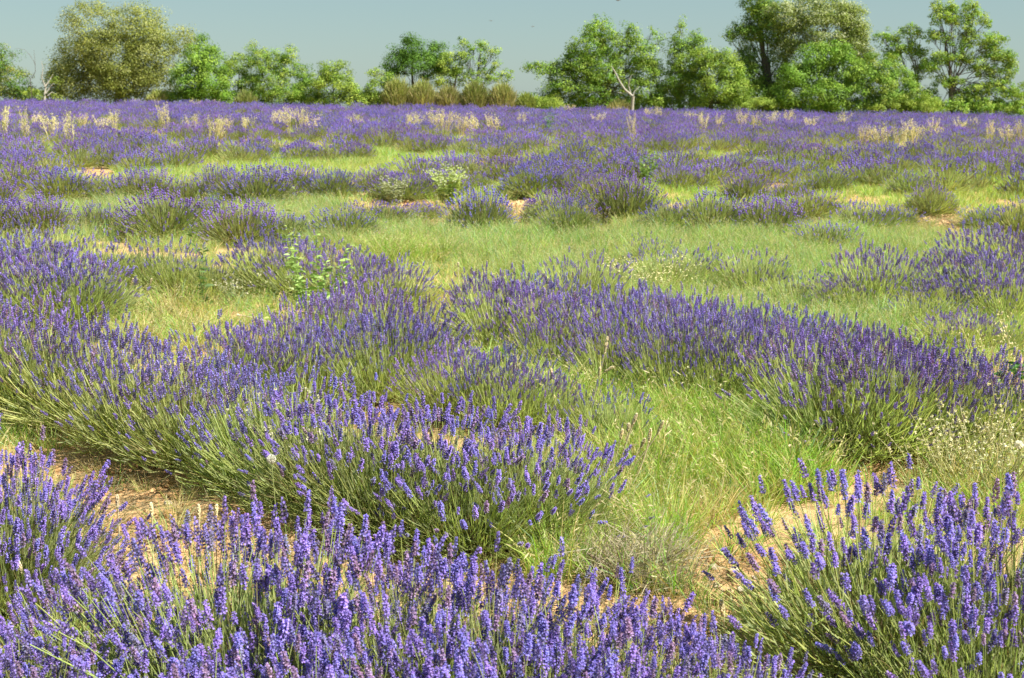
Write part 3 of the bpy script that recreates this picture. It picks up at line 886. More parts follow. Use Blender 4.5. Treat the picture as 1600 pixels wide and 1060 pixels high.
# clods and pebbles on the bare soil
def clod(seed):
    import bmesh
    r = np.random.default_rng(seed)
    bm = bmesh.new(); bmesh.ops.create_icosphere(bm, subdivisions=2, radius=1)
    ph = r.uniform(0, 6, 6)
    for v in bm.verts:
        c = v.co
        k = 1 + .22 * sin(2.3 * c.x + ph[0]) * cos(2.1 * c.y + ph[1]) + .15 * sin(4.1 * c.z + ph[2] + c.x * 3) + r.normal(0, .05)
        v.co = c * k; v.co.z *= .62
    me = bpy.data.meshes.new('clod'); bm.to_mesh(me); bm.free(); me.materials.append(M_SOIL)
    return me
x, y, r = field_points(2, 18, 560, 6)
px, py = to_px(x, y, terrain(x, y))
sl = zone(px, py, SOIL) + r.normal(0, .12, len(x)) < 1.15
x, y = x[sl], y[sl]; n = len(x)
s = np.clip(r.lognormal(-4.75, .62, n), .003, .034)
scatter('soil_clods', np.column_stack([x, y, terrain(x, y) + s * .2]), r.uniform(-.5, 6, (n, 3)) * np.array([.1, .1, 1]), np.repeat(s[:, None], 3, 1), r.integers(0, 5, n), [clod(i) for i in range(5)], 'small ochre clods and pebbles on bare soil')

# ---------------------------------------------------------------- trees and shrubs
DTREE = 64.0
def limb(buf, a, b, r0, r1, k=5, wob=.12, col=(.1, .09, .07), sides=6):
    a, b = np.array(a, float), np.array(b, float)
    t = np.linspace(0, 1, k)
    L = np.linalg.norm(b - a)
    P = a[None] * (1 - t[:, None]) + b[None] * t[:, None]
    P[1:-1] += rng.normal(0, wob * L / k, (k - 2, 3))
    P[:, 2] += np.sin(t * pi) * L * .06
    tubes(buf, P[None], (r0 * (1 - t) + r1 * t)[None], sides, col)
    return P

def tree(name, cat, label, base_px, lobes, cols, nleaf=9000, leaf=.085, depth=DTREE, clump=.20, dens=1.0, trunk_r=.13, bark=None,
         spread=1.0, tips=None, group=None, base_z=None, open_=False, multi=1, skirt=True):
    """lobes: (px, py, rx, ry) in picture measure at the tree's distance, turned into metres here"""
    bark = bark or M_BARK
    s = depth / FPX
    bx0 = at_depth(base_px, 170, depth)[0]
    bz = tz(bx0, depth) - .1
    root = obj(name, None, None, label=label, category=cat)
    if group:
        root['group'] = group
    root.location = (bx0, depth, bz)
    LB = []
    lobes = list(lobes)
    if skirt:
        xs_ = [q[0] - q[2] * .7 for q in lobes if q[1] > 105] + [q[0] + q[2] * .7 for q in lobes if q[1] > 105] or [base_px]
        x0_, x1_ = min(xs_), max(xs_)
        kk = max(1, int((x1_ - x0_) / 24))
        for i_ in range(kk + 1):
            xx_ = x0_ + (x1_ - x0_) * i_ / max(1, kk)
            lobes.append((xx_, 156 + 23 * xx_ / 1600 - 6, 16, 13))
    nleaf = int(nleaf * (2.5 if open_ else 2.0))
    r = np.random.default_rng(int(base_px * 13 + nleaf) % 99991)
    for (px, py, rx, ry) in lobes:
        c = at_depth(px, py, depth)
        ry_ = (rx + ry) / 2 * s
        LB.append((np.array([c[0] - bx0, r.uniform(-.35, .35) * ry_ * 1.4, c[2] - bz]), np.array([rx * s, ry_ * 1.05, ry * s])))
    vol = np.array([q[1][0] * q[1][2] for q in LB]) ** .9; vol /= vol.sum()
    # clump centres close to the lobe surfaces
    nc = max(24, int(nleaf / (80 if not open_ else 40)))
    clump = clump * (1.3 if not open_ else 1.15)
    CC, CN = [], []
    for (c, e), w in zip(LB, vol):
        k = max(3, int(round(nc * w)))
        d = nrm(r.normal(size=(k, 3)) + np.array([0, -.25, .25]))
        rad = r.random((k, 1)) ** .33
        rad = .48 + .54 * rad
        CC.append(c + d * e * rad); CN.append(d)
    CC = np.concatenate(CC); CN = np.concatenate(CN)
    ok = CC[:, 2] > .15
    CC, CN = CC[ok], CN[ok]
    # twiggy, uneven outline
    CC += r.normal(0, .11 if open_ else .06, CC.shape)
    k = int(nleaf / len(CC))
    idx = np.repeat(np.arange(len(CC)), k)
    n = len(idx)
    cs = clump * r.uniform(.6, 1.35, len(CC))
    off = r.normal(0, 1, (n, 3)); off = off / np.maximum(1, np.linalg.norm(off, axis=1, keepdims=True) * .6)
    pos = CC[idx] + off * cs[idx][:, None] * np.array([1, 1, .72]) * .75
    nr = nrm(CN[idx] * .55 + off * .35 + np.array([0, 0, .45]) + r.normal(0, .5, (n, 3)))
    M = frames(nr, r.uniform(0, 6.28, n))
    S = leaf * .98 * r.uniform(.6, 1.25, n)
    tv = np.array([[-.5, 0, 0], [0, -.3, .06], [.5, 0, 0], [0, .3, .06]])
    ccol = np.array(cols)[r.integers(0, len(cols), len(CC))] * r.uniform(.9, 1.3, (len(CC), 1)) * np.array([.95, .92, .72])
    C = ccol[idx] * r.uniform(.75, 1.25, (n, 1))
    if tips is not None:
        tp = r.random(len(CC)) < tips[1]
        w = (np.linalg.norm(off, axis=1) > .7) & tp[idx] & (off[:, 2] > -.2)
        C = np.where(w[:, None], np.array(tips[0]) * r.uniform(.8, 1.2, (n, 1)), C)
    V = np.einsum('nij,vj->nvi', M, tv) * S[:, None, None] + pos[:, None]
    F = np.arange(4)[None] + (np.arange(n) * 4)[:, None]
    b = Buf(); b.add(V.reshape(-1, 3), F, np.clip(np.repeat(C[:, None], 4, 1).reshape(-1, 3), 0, 1))
    obj('crown', b.mesh('crown', M_LEAF), root)
    # trunk with limbs reaching the lobes
    b = Buf()
    cz = np.array([q[0] for q in LB])
    top = cz[np.argmax(cz[:, 2])]
    fork = np.array([np.clip(top[0] * .15, -.3, .3), 0, max(.5, .34 * top[2])])
    for m in range(multi):
        o0 = np.array([(m - (multi - 1) / 2) * .25, 0, -.1])
        limb(b, o0, fork + o0 * .6, trunk_r, trunk_r * .75, 5, .05)
        limb(b, fork + o0 * .6, top * .95 + o0, trunk_r * .55, .015, 6, .12)
    for (c, e) in LB:
        mid = limb(b, fork * r.uniform(.6, 1.1), c, trunk_r * .18, .008, 6, .18)
        for j in range(4 if open_ else 2):
            tgt = c + nrm(r.normal(size=3)) * e * .9
            limb(b, mid[int(r.integers(2, 5))], tgt, .014, .005, 4, .15, sides=4)
    obj('trunk', b.mesh('trunk', bark, True), root)
    return root

OLV = [(.17, .21, .052), (.22, .26, .066), (.28, .31, .09)]
BRT = [(.15, .29, .04), (.21, .36, .055), (.26, .39, .07), (.12, .22, .035)]
DRK = [(.09, .19, .03), (.13, .25, .04), (.07, .15, .025)]
YGR = [(.26, .36, .07), (.32, .41, .085), (.20, .30, .055)]
MID = [(.15, .27, .04), (.21, .33, .055), (.27, .38, .07), (.17, .24, .04)]
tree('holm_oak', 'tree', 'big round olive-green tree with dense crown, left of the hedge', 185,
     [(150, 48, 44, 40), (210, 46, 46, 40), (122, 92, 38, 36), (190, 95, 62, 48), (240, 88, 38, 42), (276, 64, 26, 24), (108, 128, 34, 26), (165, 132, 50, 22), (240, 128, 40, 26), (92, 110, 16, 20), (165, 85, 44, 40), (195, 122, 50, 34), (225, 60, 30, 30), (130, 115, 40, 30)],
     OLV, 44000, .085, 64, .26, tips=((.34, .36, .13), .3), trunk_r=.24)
tree('broadleaf_tree', 'tree', 'dark green tree cut by the left edge of the picture', -5,
     [(5, 98, 30, 24), (14, 130, 34, 22), (-25, 110, 30, 35), (35, 145, 14, 12)], DRK + OLV, 8000, .085, 64, .2)
tree('green_shrub', 'shrub', 'low pale green shrub beside the bare white sapling', 62, [(60, 150, 16, 8), (85, 135, 10, 18), (50, 152, 10, 7)], YGR, 1200, .07, 63, .12, trunk_r=.03)
tree('green_tree', 'tree', 'bright green pointed tree against the right side of the big olive-green tree', 312,
     [(314, 98, 26, 28), (296, 126, 26, 28), (334, 122, 26, 26), (316, 68, 8, 12), (330, 86, 12, 14), (300, 148, 30, 12)], BRT, 12000, .09, 63, .18)
tree('green_shrub', 'shrub', 'mid green shrub between the pointed tree and the feathery shrub', 372, [(375, 102, 22, 16), (362, 128, 24, 22), (388, 135, 22, 18), (345, 112, 10, 8)], MID, 7000, .08, 64, .16, trunk_r=.06)
tree('feathery_shrub', 'shrub', 'light green feathery shrub with two thin upright tops', 428,
     [(396, 82, 7, 18), (410, 96, 18, 16), (430, 94, 16, 16), (455, 86, 10, 14), (448, 108, 18, 14), (425, 128, 38, 24), (440, 148, 40, 10)], YGR + BRT, 9000, .07, 63.5, .14, trunk_r=.05, open_=True)
tree('green_shrub', 'shrub', 'small dark green shrub just left of the round shrub', 472, [(472, 118, 13, 16), (478, 140, 22, 14)], DRK + MID, 3800, .08, 64, .15, trunk_r=.05)
tree('round_shrub', 'shrub', 'round green shrub standing at the gap in the hedge', 520, [(522, 114, 22, 18), (518, 136, 32, 20), (545, 142, 16, 14), (500, 128, 14, 14)], MID + YGR, 8000, .08, 63, .17, trunk_r=.06)
tree('dark_green_tree', 'tree', 'dark green dense tree above the brown broom shrubs', 648,
     [(644, 80, 18, 20), (622, 98, 18, 18), (682, 86, 18, 18), (655, 104, 34, 20), (642, 64, 8, 8), (610, 112, 12, 10), (690, 104, 16, 14)], DRK + [(.09, .2, .03)], 12000, .085, 67, .2)
tree('yellow_green_tree', 'tree', 'yellow-green leafy tree touching the dark green one', 703, [(702, 102, 20, 18), (698, 122, 24, 16), (718, 98, 12, 14), (585, 118, 10, 8)], YGR, 6500, .085, 66, .16)
tree('open_tree', 'tree', 'open airy tree with sky showing through its thin crown', 742,
     [(724, 72, 10, 7), (742, 76, 14, 8), (752, 68, 6, 6), (768, 84, 12, 7), (730, 92, 8, 8), (752, 98, 10, 8), (772, 104, 8, 8), (742, 118, 26, 9), (715, 115, 10, 9), (790, 118, 10, 8), (765, 122, 18, 8)], YGR + BRT, 4200, .085, 66, .13, open_=True, trunk_r=.07)
tree('green_shrub', 'shrub', 'green shrub at the left foot of the broom shrubs', 590, [(592, 140, 20, 18), (575, 150, 14, 8), (605, 128, 12, 12)], MID + YGR, 4500, .08, 63, .15, trunk_r=.05)
tree('oak_tree', 'tree', 'broad green oak with a long low branch reaching left over the gap', 940,
     [(935, 48, 18, 16), (920, 76, 28, 22), (960, 72, 24, 20), (992, 62, 12, 10), (985, 46, 8, 7), (1018, 52, 5, 4), (1032, 62, 5, 4), (893, 84, 10, 9), (905, 104, 26, 18), (876, 110, 22, 12), (852, 112, 14, 8), (836, 106, 8, 5), (825, 105, 5, 3),
      (945, 112, 40, 26), (1005, 90, 22, 20), (1010, 112, 26, 20), (880, 134, 22, 14), (862, 146, 16, 10), (925, 142, 38, 20), (1000, 142, 34, 20)], MID + BRT, 26000, .09, 65, .17, trunk_r=.16, open_=True)
tree('sapling', 'tree', 'slim young tree with a tall leafy shoot above the hedge', 1062,
     [(1062, 42, 6, 5), (1056, 62, 7, 7), (1064, 74, 7, 9), (1050, 78, 8, 8), (1088, 62, 11, 9), (1086, 78, 14, 12), (1072, 100, 24, 18), (1060, 128, 28, 22), (1085, 135, 28, 24), (1045, 148, 24, 14)], BRT + MID, 12000, .085, 64.5, .16, open_=True, trunk_r=.06)
tree('green_tree', 'tree', 'low leafy tree filling the hedge left of the dark trunk', 1112,
     [(1102, 88, 16, 14), (1108, 112, 22, 20), (1132, 92, 14, 14), (1140, 112, 16, 18), (1120, 140, 34, 22), (1150, 140, 20, 20)], MID + YGR, 12000, .09, 63.5, .18)
tree('tall_oak', 'tree', 'tall dark oak with a visible dark trunk, its top leaving the picture', 1203,
     [(1178, 5, 18, 22), (1195, 22, 22, 20), (1162, 46, 16, 10), (1142, 56, 10, 8), (1175, 52, 20, 14), (1200, 50, 26, 18), (1170, 84, 16, 10), (1160, 100, 16, 14), (1172, 122, 24, 24), (1190, 145, 28, 18), (1222, 85, 20, 22), (1222, 130, 18, 24)], DRK + MID, 20000, .09, 66, .19, trunk_r=.26, multi=2, open_=True)
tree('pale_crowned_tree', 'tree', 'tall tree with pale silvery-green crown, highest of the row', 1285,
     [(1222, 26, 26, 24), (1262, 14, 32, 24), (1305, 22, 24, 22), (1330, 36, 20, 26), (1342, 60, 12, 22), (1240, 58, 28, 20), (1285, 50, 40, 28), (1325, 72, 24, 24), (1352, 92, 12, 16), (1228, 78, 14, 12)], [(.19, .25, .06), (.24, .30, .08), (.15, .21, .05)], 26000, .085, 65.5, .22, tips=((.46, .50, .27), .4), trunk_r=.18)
tree('bright_green_tree', 'tree', 'bright green leafy tree in front of the pale crown', 1290,
     [(1272, 92, 26, 22), (1305, 84, 22, 20), (1322, 108, 26, 26), (1240, 118, 24, 20), (1275, 122, 34, 24), (1235, 146, 28, 16), (1290, 148, 44, 16), (1345, 118, 24, 22), (1340, 146, 30, 18)], BRT, 26000, .09, 63.5, .18)
tree('green_tree', 'tree', 'low spreading yellow-green tree right of the bright green one', 1398,
     [(1388, 108, 22, 18), (1375, 134, 26, 22), (1408, 126, 22, 18), (1415, 148, 26, 16), (1385, 155, 34, 12), (1362, 100, 12, 14)], YGR + BRT, 12000, .085, 63.5, .17)
tree('leaning_tree', 'tree', 'thin open tree left of the fan-shaped tree', 1436,
     [(1375, 58, 7, 5), (1392, 60, 11, 9), (1416, 48, 8, 7), (1432, 52, 8, 7), (1400, 78, 14, 10), (1392, 94, 12, 12), (1422, 74, 10, 8), (1436, 84, 12, 9), (1448, 104, 14, 9), (1432, 118, 8, 8), (1448, 152, 12, 12), (1442, 168, 12, 8)], MID + BRT, 6500, .09, 64.5, .14, open_=True, trunk_r=.07)
tree('fan_shaped_tree', 'tree', 'fan-shaped open tree with dark limbs near the right edge', 1489,
     [(1466, 12, 8, 8), (1464, 28, 8, 8), (1482, 24, 14, 10), (1488, 14, 8, 6), (1516, 12, 9, 8), (1524, 22, 8, 6), (1504, 34, 16, 10), (1538, 36, 10, 6), (1458, 56, 14, 6), (1480, 62, 10, 7), (1512, 54, 12, 9), (1508, 70, 12, 7), (1536, 64, 14, 9), (1556, 62, 9, 10), (1548, 84, 18, 10), (1566, 92, 16, 12), (1574, 112, 11, 14),
      (1490, 92, 18, 8), (1462, 92, 10, 8), (1450, 104, 12, 7), (1512, 92, 12, 8), (1532, 104, 14, 8), (1552, 114, 14, 9), (1484, 128, 20, 6), (1468, 126, 8, 5), (1530, 140, 20, 8), (1556, 138, 18, 10), (1578, 144, 14, 8), (1504, 152, 12, 10), (1530, 160, 24, 9), (1558, 166, 9, 10), (1498, 168, 10, 8)], BRT + YGR, 19000, .09, 64, .14, open_=True, trunk_r=.14)
tree('dark_shrub', 'shrub', 'small dark shrub left of the forked trunk', 1462, [(1448, 156, 9, 8), (1456, 166, 8, 6), (1440, 164, 10, 8)], DRK, 1500, .08, 65, .12, trunk_r=.03)
tree('edge_tree', 'tree', 'pale green small tree cut by the right edge', 1602, [(1596, 148, 16, 8), (1588, 158, 12, 6), (1605, 138, 12, 8), (1612, 155, 18, 12)], YGR, 2600, .085, 64.5, .14, trunk_r=.05)
for k, (px, w, lab) in enumerate([(846, 22, 'yellowish low shrub under the long branch'), (1450, 14, 'yellowish low shrub beneath the thin leaning tree'), (1180, 26, 'yellowish low shrub at the foot of the tall oak'), (1395, 30, 'yellowish low shrub before the low spreading tree')]):
    tree('low_shrub', 'shrub', lab, px, [(px - w * .4, 160, w * .6, 8), (px + w * .3, 162, w * .7, 8)], YGR, 2200, .06, 62.8, .12, trunk_r=.03)

# broom shrubs: thin upright twigs, brown below and green above
def broom(px, py, rx, ry, label, brown):
    depth = 62.6
    s = depth / FPX
    c = at_depth(px, 165, depth)
    z0 = tz(c[0], depth) - .1
    H = (165 - py + ry) * s + .5
    r = np.random.default_rng(px)
    n = 5200
    b = Buf()
    a = r.uniform(0, 2 * pi, n); rr = r.random(n) ** .5
    P0 = np.stack([rr * rx * s * .75 * np.cos(a), rr * .5 * np.sin(a) * rx * s, r.random(n) ** 1.4 * H * .72 * (1 - .45 * rr ** 2)], -1)
    d = nrm(np.stack([np.cos(a) * rr * .55, np.sin(a) * rr * .55, np.ones(n)], -1) + r.normal(0, .22, (n, 3)))
    L = r.uniform(.15, .5, (n, 1)) * H * .45
    t = np.array([0, .5, 1])
    P = P0[:, None] + d[:, None] * L[:, None] * t[None, :, None]
    up = P0[:, 2:3] / H
    g = np.array([.28, .34, .08]); br_ = np.array([.38, .30, .16])
    w = np.clip(brown - up * .9 + r.normal(0, .25, (n, 1)), 0, 1)
    C = (g * (1 - w) + br_ * w) * r.uniform(.7, 1.3, (n, 1))
    tubes(b, P, np.tile(np.array([.018, .014, .004]), (n, 1)), 2, np.clip(C, 0, 1))
    root = obj('broom_shrub', None, None, label=label, category='shrub', group='broom shrubs in the hedge')
    root.location = (c[0], depth, z0)
    obj('twigs', b.mesh('twigs', M_WEED), root, kind='stuff')
    b = Buf()
    for j in range(7):
        limb(b, (0, 0, -.1), (r.uniform(-.5, .5) * rx * s, r.uniform(-.3, .3), H * .55), .03, .01, 4, .1)
    obj('stems', b.mesh('stems', M_BARK), root)
broom(622, 128, 26, 20, 'leftmost tall brownish broom shrub under the dark tree', .75)
broom(660, 128, 26, 16, 'second broom shrub, brown-tipped, under the dark tree', .95)
broom(700, 136, 24, 14, 'lowest brown broom shrub under the yellow-green tree', 1.1)
broom(742, 130, 26, 16, 'greenish broom shrub under the open airy tree', .8)
broom(785, 134, 26, 18, 'reddish-brown broom shrub right of the open airy tree', 1.05)
broom(822, 146, 18, 10, 'small rightmost pale green broom shrub next to the gap', .4)
broom(385, 146, 20, 10, 'small brown broom shrub among the left green shrubs', .8)
broom(248, 148, 22, 10, 'small brown broom shrub under the big olive-green tree', .7)
broom(968, 152, 24, 8, 'low tan broom shrub left of the bare white tree', 1.1)

def bare_tree(label, depth, base, segs, bark, name='bare_sapling', r0=.05):
    B = at_depth(base[0], base[1] + 6, depth)
    root = obj(name, None, None, label=label, category='bare tree')
    z0 = min(B[2], tz(B[0], depth)) - .05
    root.location = (B[0], depth, z0)
    b = Buf()
    first = True
    for pts, ra, rb in segs:
        P = np.array([at_depth(p[0], p[1], depth) for p in pts]) - np.array([B[0], depth, z0])
        P[:, 1] += np.linspace(0, rng.uniform(-.3, .3), len(P))
        if first:
            P[0, 2] = 0
            tb = Buf(); tubes(tb, P[None], np.linspace(ra, rb, len(P))[None], 7, (.5, .5, .45))
            obj('trunk', tb.mesh('trunk', bark, True), root); first = False
        else:
            bb = Buf(); tubes(bb, P[None], np.linspace(ra, rb, len(P))[None], 5, (.5, .5, .45))
            obj('branch', bb.mesh('branch', bark, True), root)
bare_tree('bare whitish sapling with forked branches left of the big tree', 62.5, (68, 156),
          [([(68, 160), (69, 146), (70, 134)], .06, .04), ([(70, 134), (66, 122), (68, 106), (66, 96)], .035, .006), ([(70, 136), (76, 126), (80, 116)], .04, .012), ([(72, 146), (80, 132), (85, 128)], .03, .008), ([(74, 150), (80, 144), (86, 148)], .02, .006)], M_PALEBARK)
bare_tree('thin arching bare twig standing in the gap at the left', 62.6, (50, 156),
          [([(50, 160), (50, 140), (50, 122)], .022, .016), ([(50, 122), (56, 112), (56, 100), (48, 86), (40, 78), (28, 76)], .014, .004), ([(55, 104), (54, 90), (53, 78)], .012, .003)], M_BARK, 'bare_twig')
bare_tree('bare white forked trunk in front of the broad oak', 62.4, (987, 166),
          [([(987, 172), (988, 160), (989, 150)], .09, .07), ([(989, 151), (976, 140), (968, 128), (960, 112), (955, 104)], .055, .02), ([(985, 146), (982, 134), (984, 122), (988, 116)], .035, .012), ([(989, 150), (992, 142), (1000, 136)], .03, .008), ([(982, 143), (972, 146), (964, 144)], .02, .006)], M_PALEBARK, 'bare_tree')

def stone(label, px, py, size, seed):
    x, y = apex(px, py, 0)
    me = clod(seed); me.materials.clear(); me.materials.append(M_STONE)
    o = obj('stone', me, None, label=label, category='stone', group='pale stones on the sandy soil')
    o.location = (x, y, tz(x, y) + size * .25); o.scale = (size, size * .8, size); o.rotation_euler = (.1, .1, seed)
M_STONE = bark_mat('pale_limestone', (.50, .40, .27), (.74, .64, .48), 30)
for i, (px, py, sz, lb) in enumerate([(1113, 890, .020, 'pale stone on the sandy soil beside the lower right clump, leftmost of the larger stones'), (1146, 898, .026, 'largest pale stone in the middle of the sandy soil beside the lower right clump'),
        (1120, 918, .012, 'small pale stone below the leftmost larger stone on sandy soil'), (1158, 925, .016, 'pale stone nearest the front row on the sandy soil patch'), (1180, 905, .012, 'small pale stone right of the largest stone on sandy soil'),
        (1066, 835, .017, 'pale stone at the foot of the bright grass, left one'), (1085, 842, .013, 'small pale stone at the foot of the bright grass, right one'), (1128, 868, .011, 'small pale stone behind the larger stones on sandy soil'),
        (150, 770, .016, 'pale stone on bare soil beside the left edge clump'), (262, 790, .019, 'pale stone on bare soil under the diagonal middle row')]):
    stone(lb, px, py, sz, 40 + i)

# ---------------------------------------------------------------- oat clumps
def oat_template(seed, n=30, h=.6, w=.0022, spread=.14, sp=1.0, loose=.22):
    r = np.random.default_rng(seed)
    b = Buf(); a = r.uniform(0, 2 * pi, n)
    rr = r.random(n) * spread
    P0 = np.stack([np.cos(a) * rr, np.sin(a) * rr, np.full(n, -.02)], -1)
    lean = nrm(np.stack([np.cos(a) * loose, np.sin(a) * loose, np.ones(n)], -1) + r.normal(0, .08, (n, 3)) + np.array([-.06, 0, 0]))
    L = h * r.uniform(.6, 1.05, (n, 1))
    t = np.array([0, .4, .75, 1.])
    droop = np.stack([np.cos(a), np.sin(a), np.full(n, -.5)], -1)
    P = P0[:, None] + lean[:, None] * L[:, None] * t[None, :, None] + droop[:, None] * (L * .12)[:, None] * (t ** 3)[None, :, None]
    tubes(b, P, np.tile(np.array([1, .9, .8, .5]) * w, (n, 1)), 2, np.clip(np.array([.62, .55, .26]) * r.uniform(.75, 1.15, (n, 1)), 0, 1))
    st = b
    hb = Buf()
    Q = []; D = []
    for i in range(n):
        for tt in np.linspace(.62, 1.0, 8):
            p = P[i, 2] * (1 - (tt - .62) / .38) + P[i, 3] * ((tt - .62) / .38)
            for _ in range(2):
                o = r.normal(0, .022, 3); o[2] -= .012
                Q.append(p + o); D.append(np.array([r.normal(0, .3), r.normal(0, .3), -1 + r.random() * 1.1]))
    Q = np.array(Q); D = nrm(np.array(D)); m = len(Q)
    ln = .022 * sp
    PP = Q[:, None] + D[:, None] * (ln * np.array([0, .45, 1.]))[None, :, None]
    tubes(hb, PP, np.tile(np.array([.0012, .0042, .0006]) * sp, (m, 1)), 3, np.clip(np.array([.80, .76, .44]) * r.uniform(.8, 1.1, (m, 1)), 0, 1))
    return st.mesh('stalks', M_STRAW), hb.mesh('seed_heads', M_STRAW)
OATT = [oat_template(400 + i, 17, .6, .0042, .09, 1.35, .11) for i in range(6)]
OAT_DESC = ['broad', 'ragged', 'slim', 'dense', 'loose', 'upright']
oo = sorted(zip(OATS, oat_xy))
for i, ((px, py, h), (x, y, _)) in enumerate(oo):
    t = OATT[i % 6]
    where = ordinal(i) + ' from the left' if 0 < i < len(oo) - 1 else ('leftmost' if i == 0 else 'rightmost')
    size = 'tall' if h >= .7 else ('mid-height' if h >= .5 else 'short')
    e = obj('oat_clump', None, None, label=f'{size} pale dry oat clump in the far lavender, {where}', category='dry grass clump', group='pale dry oat clumps in the far lavender')
    e.location = (x, y, tz(x, y)); e.rotation_euler = (random.uniform(-.12, .12), random.uniform(-.22, .12), random.uniform(0, 6.28))
    e.scale = (random.uniform(.7, 1.4) * min(1, .6 / h), random.uniform(.7, 1.3) * min(1, .6 / h), (h + .33) / .6)
    obj('stalks', t[0], e, kind='stuff'); obj('seed_heads', t[1], e, kind='stuff')
NEAROAT = [oat_template(420 + i, 9, .6, .0011, .05, .8, .25) for i in range(3)]
for px, py, h, sc, lab in [(1548, 640, .62, 1.0, 'pale oat clump with drooping heads, left of two by the right edge'), (1594, 640, .62, 1.0, 'pale oat clump with drooping heads at the very right edge'),
                           (985, 470, .42, 1.6, 'pale flowering oat clump left of two behind the long band'), (1022, 472, .42, 1.6, 'pale flowering oat clump right of two behind the long band'), (1200, 432, .40, 1.0, 'small pale oat clump in the green strip')]:
    x, y = apex(px, py, 0); t = NEAROAT[int(px) % 3]
    e = obj('oat_clump', None, None, label=lab, category='dry grass clump'); e.location = (x, y, tz(x, y)); e.scale = (sc, sc, h / .6)
    e.rotation_euler = (0, 0, px)
    obj('stalks', t[0], e, kind='stuff'); obj('seed_heads', t[1], e, kind='stuff')

# ---------------------------------------------------------------- single dry stalks with a seed head
def stalk(label, top, foot, bend=0.0, head=.09, hw=.0075, col=(.82, .73, .50), depth_ref=None, group=None, extra=()):
    fx, fy = apex(foot[0], foot[1], 0)
    z0 = tz(fx, fy)
    def rel(p, dy=0.0):
        q = at_depth(p[0], p[1], fy + dy)
        return np.array([q[0] - fx, q[1] - fy, q[2] - z0])
    root = obj('grass_stalk', None, None, label=label, category='grass stalk')
    if group:
        root['group'] = group
    root.location = (fx, fy, z0 - .01)
    a = np.zeros(3); c = rel(top, -.05)
    L = np.linalg.norm(c)
    m = a * .45 + c * .55 + np.array([bend * L, 0, abs(bend) * L * .6])
    t = np.linspace(0, 1, 12)[:, None]
    P = a * (1 - t) ** 2 + 2 * m * t * (1 - t) + c * t ** 2
    b = Buf(); tubes(b, P[None], np.linspace(.0036, .0022, 12)[None], 4, np.array(col) * .85)
    obj('stem', b.mesh('stem', M_STRAW, True), root)
    ends = [(P[-1], nrm((P[-1] - P[-2])[None])[0], head)]
    for (pp, k) in extra:
        i = int(k * 11)
        ends.append((rel(pp, -.05), nrm((rel(pp, -.05) - P[i])[None])[0], head * .6))
        bb = Buf(); tubes(bb, np.stack([P[i], (P[i] + ends[-1][0]) / 2 + .002, ends[-1][0]])[None], np.array([[.0013, .0011, .001]]), 3, np.array(col) * .85)
        obj('side_stem', bb.mesh('side_stem', M_STRAW), root)
    for (e, d, hl) in ends:
        r = np.random.default_rng(int(top[0] + e[0] * 1000) % 9999)
        k = 90
        tt = r.random(k)
        ctr = e[None] + d[None] * (hl * (tt[:, None] - .75))
        a_ = r.uniform(0, 6.28, k)
        s = nrm(np.cross(d, [0.3, .9, .1])[None])[0]; u = np.cross(d, s)
        out = s[None] * np.cos(a_)[:, None] + u[None] * np.sin(a_)[:, None]
        prof = hw * np.sin(np.clip(tt * .92 + .08, 0, 1) * pi) ** .6
        base = ctr + out * prof[:, None] * .2
        tip = base + nrm(out * .6 + d[None] * 1.2) * (prof[:, None] * 1.5 + .003)
        hb = Buf(); tubes(hb, np.stack([base, (base + tip) / 2, tip], 1), np.tile(np.array([.0018, .0030, .0005]), (k, 1)), 3, np.clip(np.array(col) * r.uniform(.85, 1.25, (k, 1)), 0, 1))
        obj('seed_head', hb.mesh('seed_head', M_STRAW), root)
stalk('tall dry stalk with pale head rising over the violet band in the centre', (948, 530), (905, 690), .05, .085, extra=(((937, 575), .6), ((955, 572), .65)))
stalk('short dry stalk in green grass left of the tall centre stalk', (862, 578), (866, 660), .0, .05)
stalk('leaning dry stalk low in the grass under the centre stalk', (866, 618), (880, 670), .0, .04)
stalk('upright pale-headed stalk in the bright grass right of the centre bushes', (993, 648), (955, 780), -.04, .06, extra=(((982, 662), .7),))
stalk('hooked pale-headed stalk at the right of the stalk group', (1016, 672), (970, 790), .12, .06)
stalk('long stalk bending right over the bright grass', (1034, 660), (958, 760), .16, .07)
stalk('low arched stalk with curled head beside the centre bushes', (1006, 686), (960, 760), .10, .05)
stalk('short pale stalk leaning left of the stalk group', (972, 672), (952, 752), .0, .05)
stalk('leftmost dry stalk standing by the yellow weeds', (122, 432), (136, 480), .0, .06)
stalk('second dry stalk by the yellow weeds, straight', (142, 426), (146, 482), .0, .06)
stalk('tallest forked dry stalk by the yellow weeds', (160, 416), (162, 480), .0, .06, extra=(((165, 414), .4),))
stalk('slanting dry stalk right of the yellow weeds group', (207, 436), (190, 480), .04, .06)
stalk('second slanting dry stalk further right by the dirt', (236, 436), (216, 482), .04, .06)
stalk('arching dry stalk over the small dirt gap in the middle', (716, 410), (736, 512), -.10, .03)
stalk('thin pale straw crossing left of the middle dirt gap', (636, 452), (660, 490), .0, .02)
stalk('curved pale stalk arching over the tall leafy weed', (372, 490), (470, 520), -.2, .02)
for (tx, ty, fx_, fy_, lb) in [(183, 775, 186, 905, 'thick pale seed head above the lower left soil, leftmost of three'), (236, 787, 238, 920, 'thick pale seed head above the lower left soil, middle of three'), (310, 790, 308, 925, 'thick pale seed head, rightmost of three above soil'),
                               (338, 790, 322, 915, 'thin slanting seed head right of the three thick ones'), (366, 808, 364, 930, 'small seed head among the front violet spikes'), (30, 878, 60, 980, 'pale dry seed head leaning left at the lower left edge')]:
    stalk(lb, (tx, ty), (fx_, fy_), .02, .05, .006)
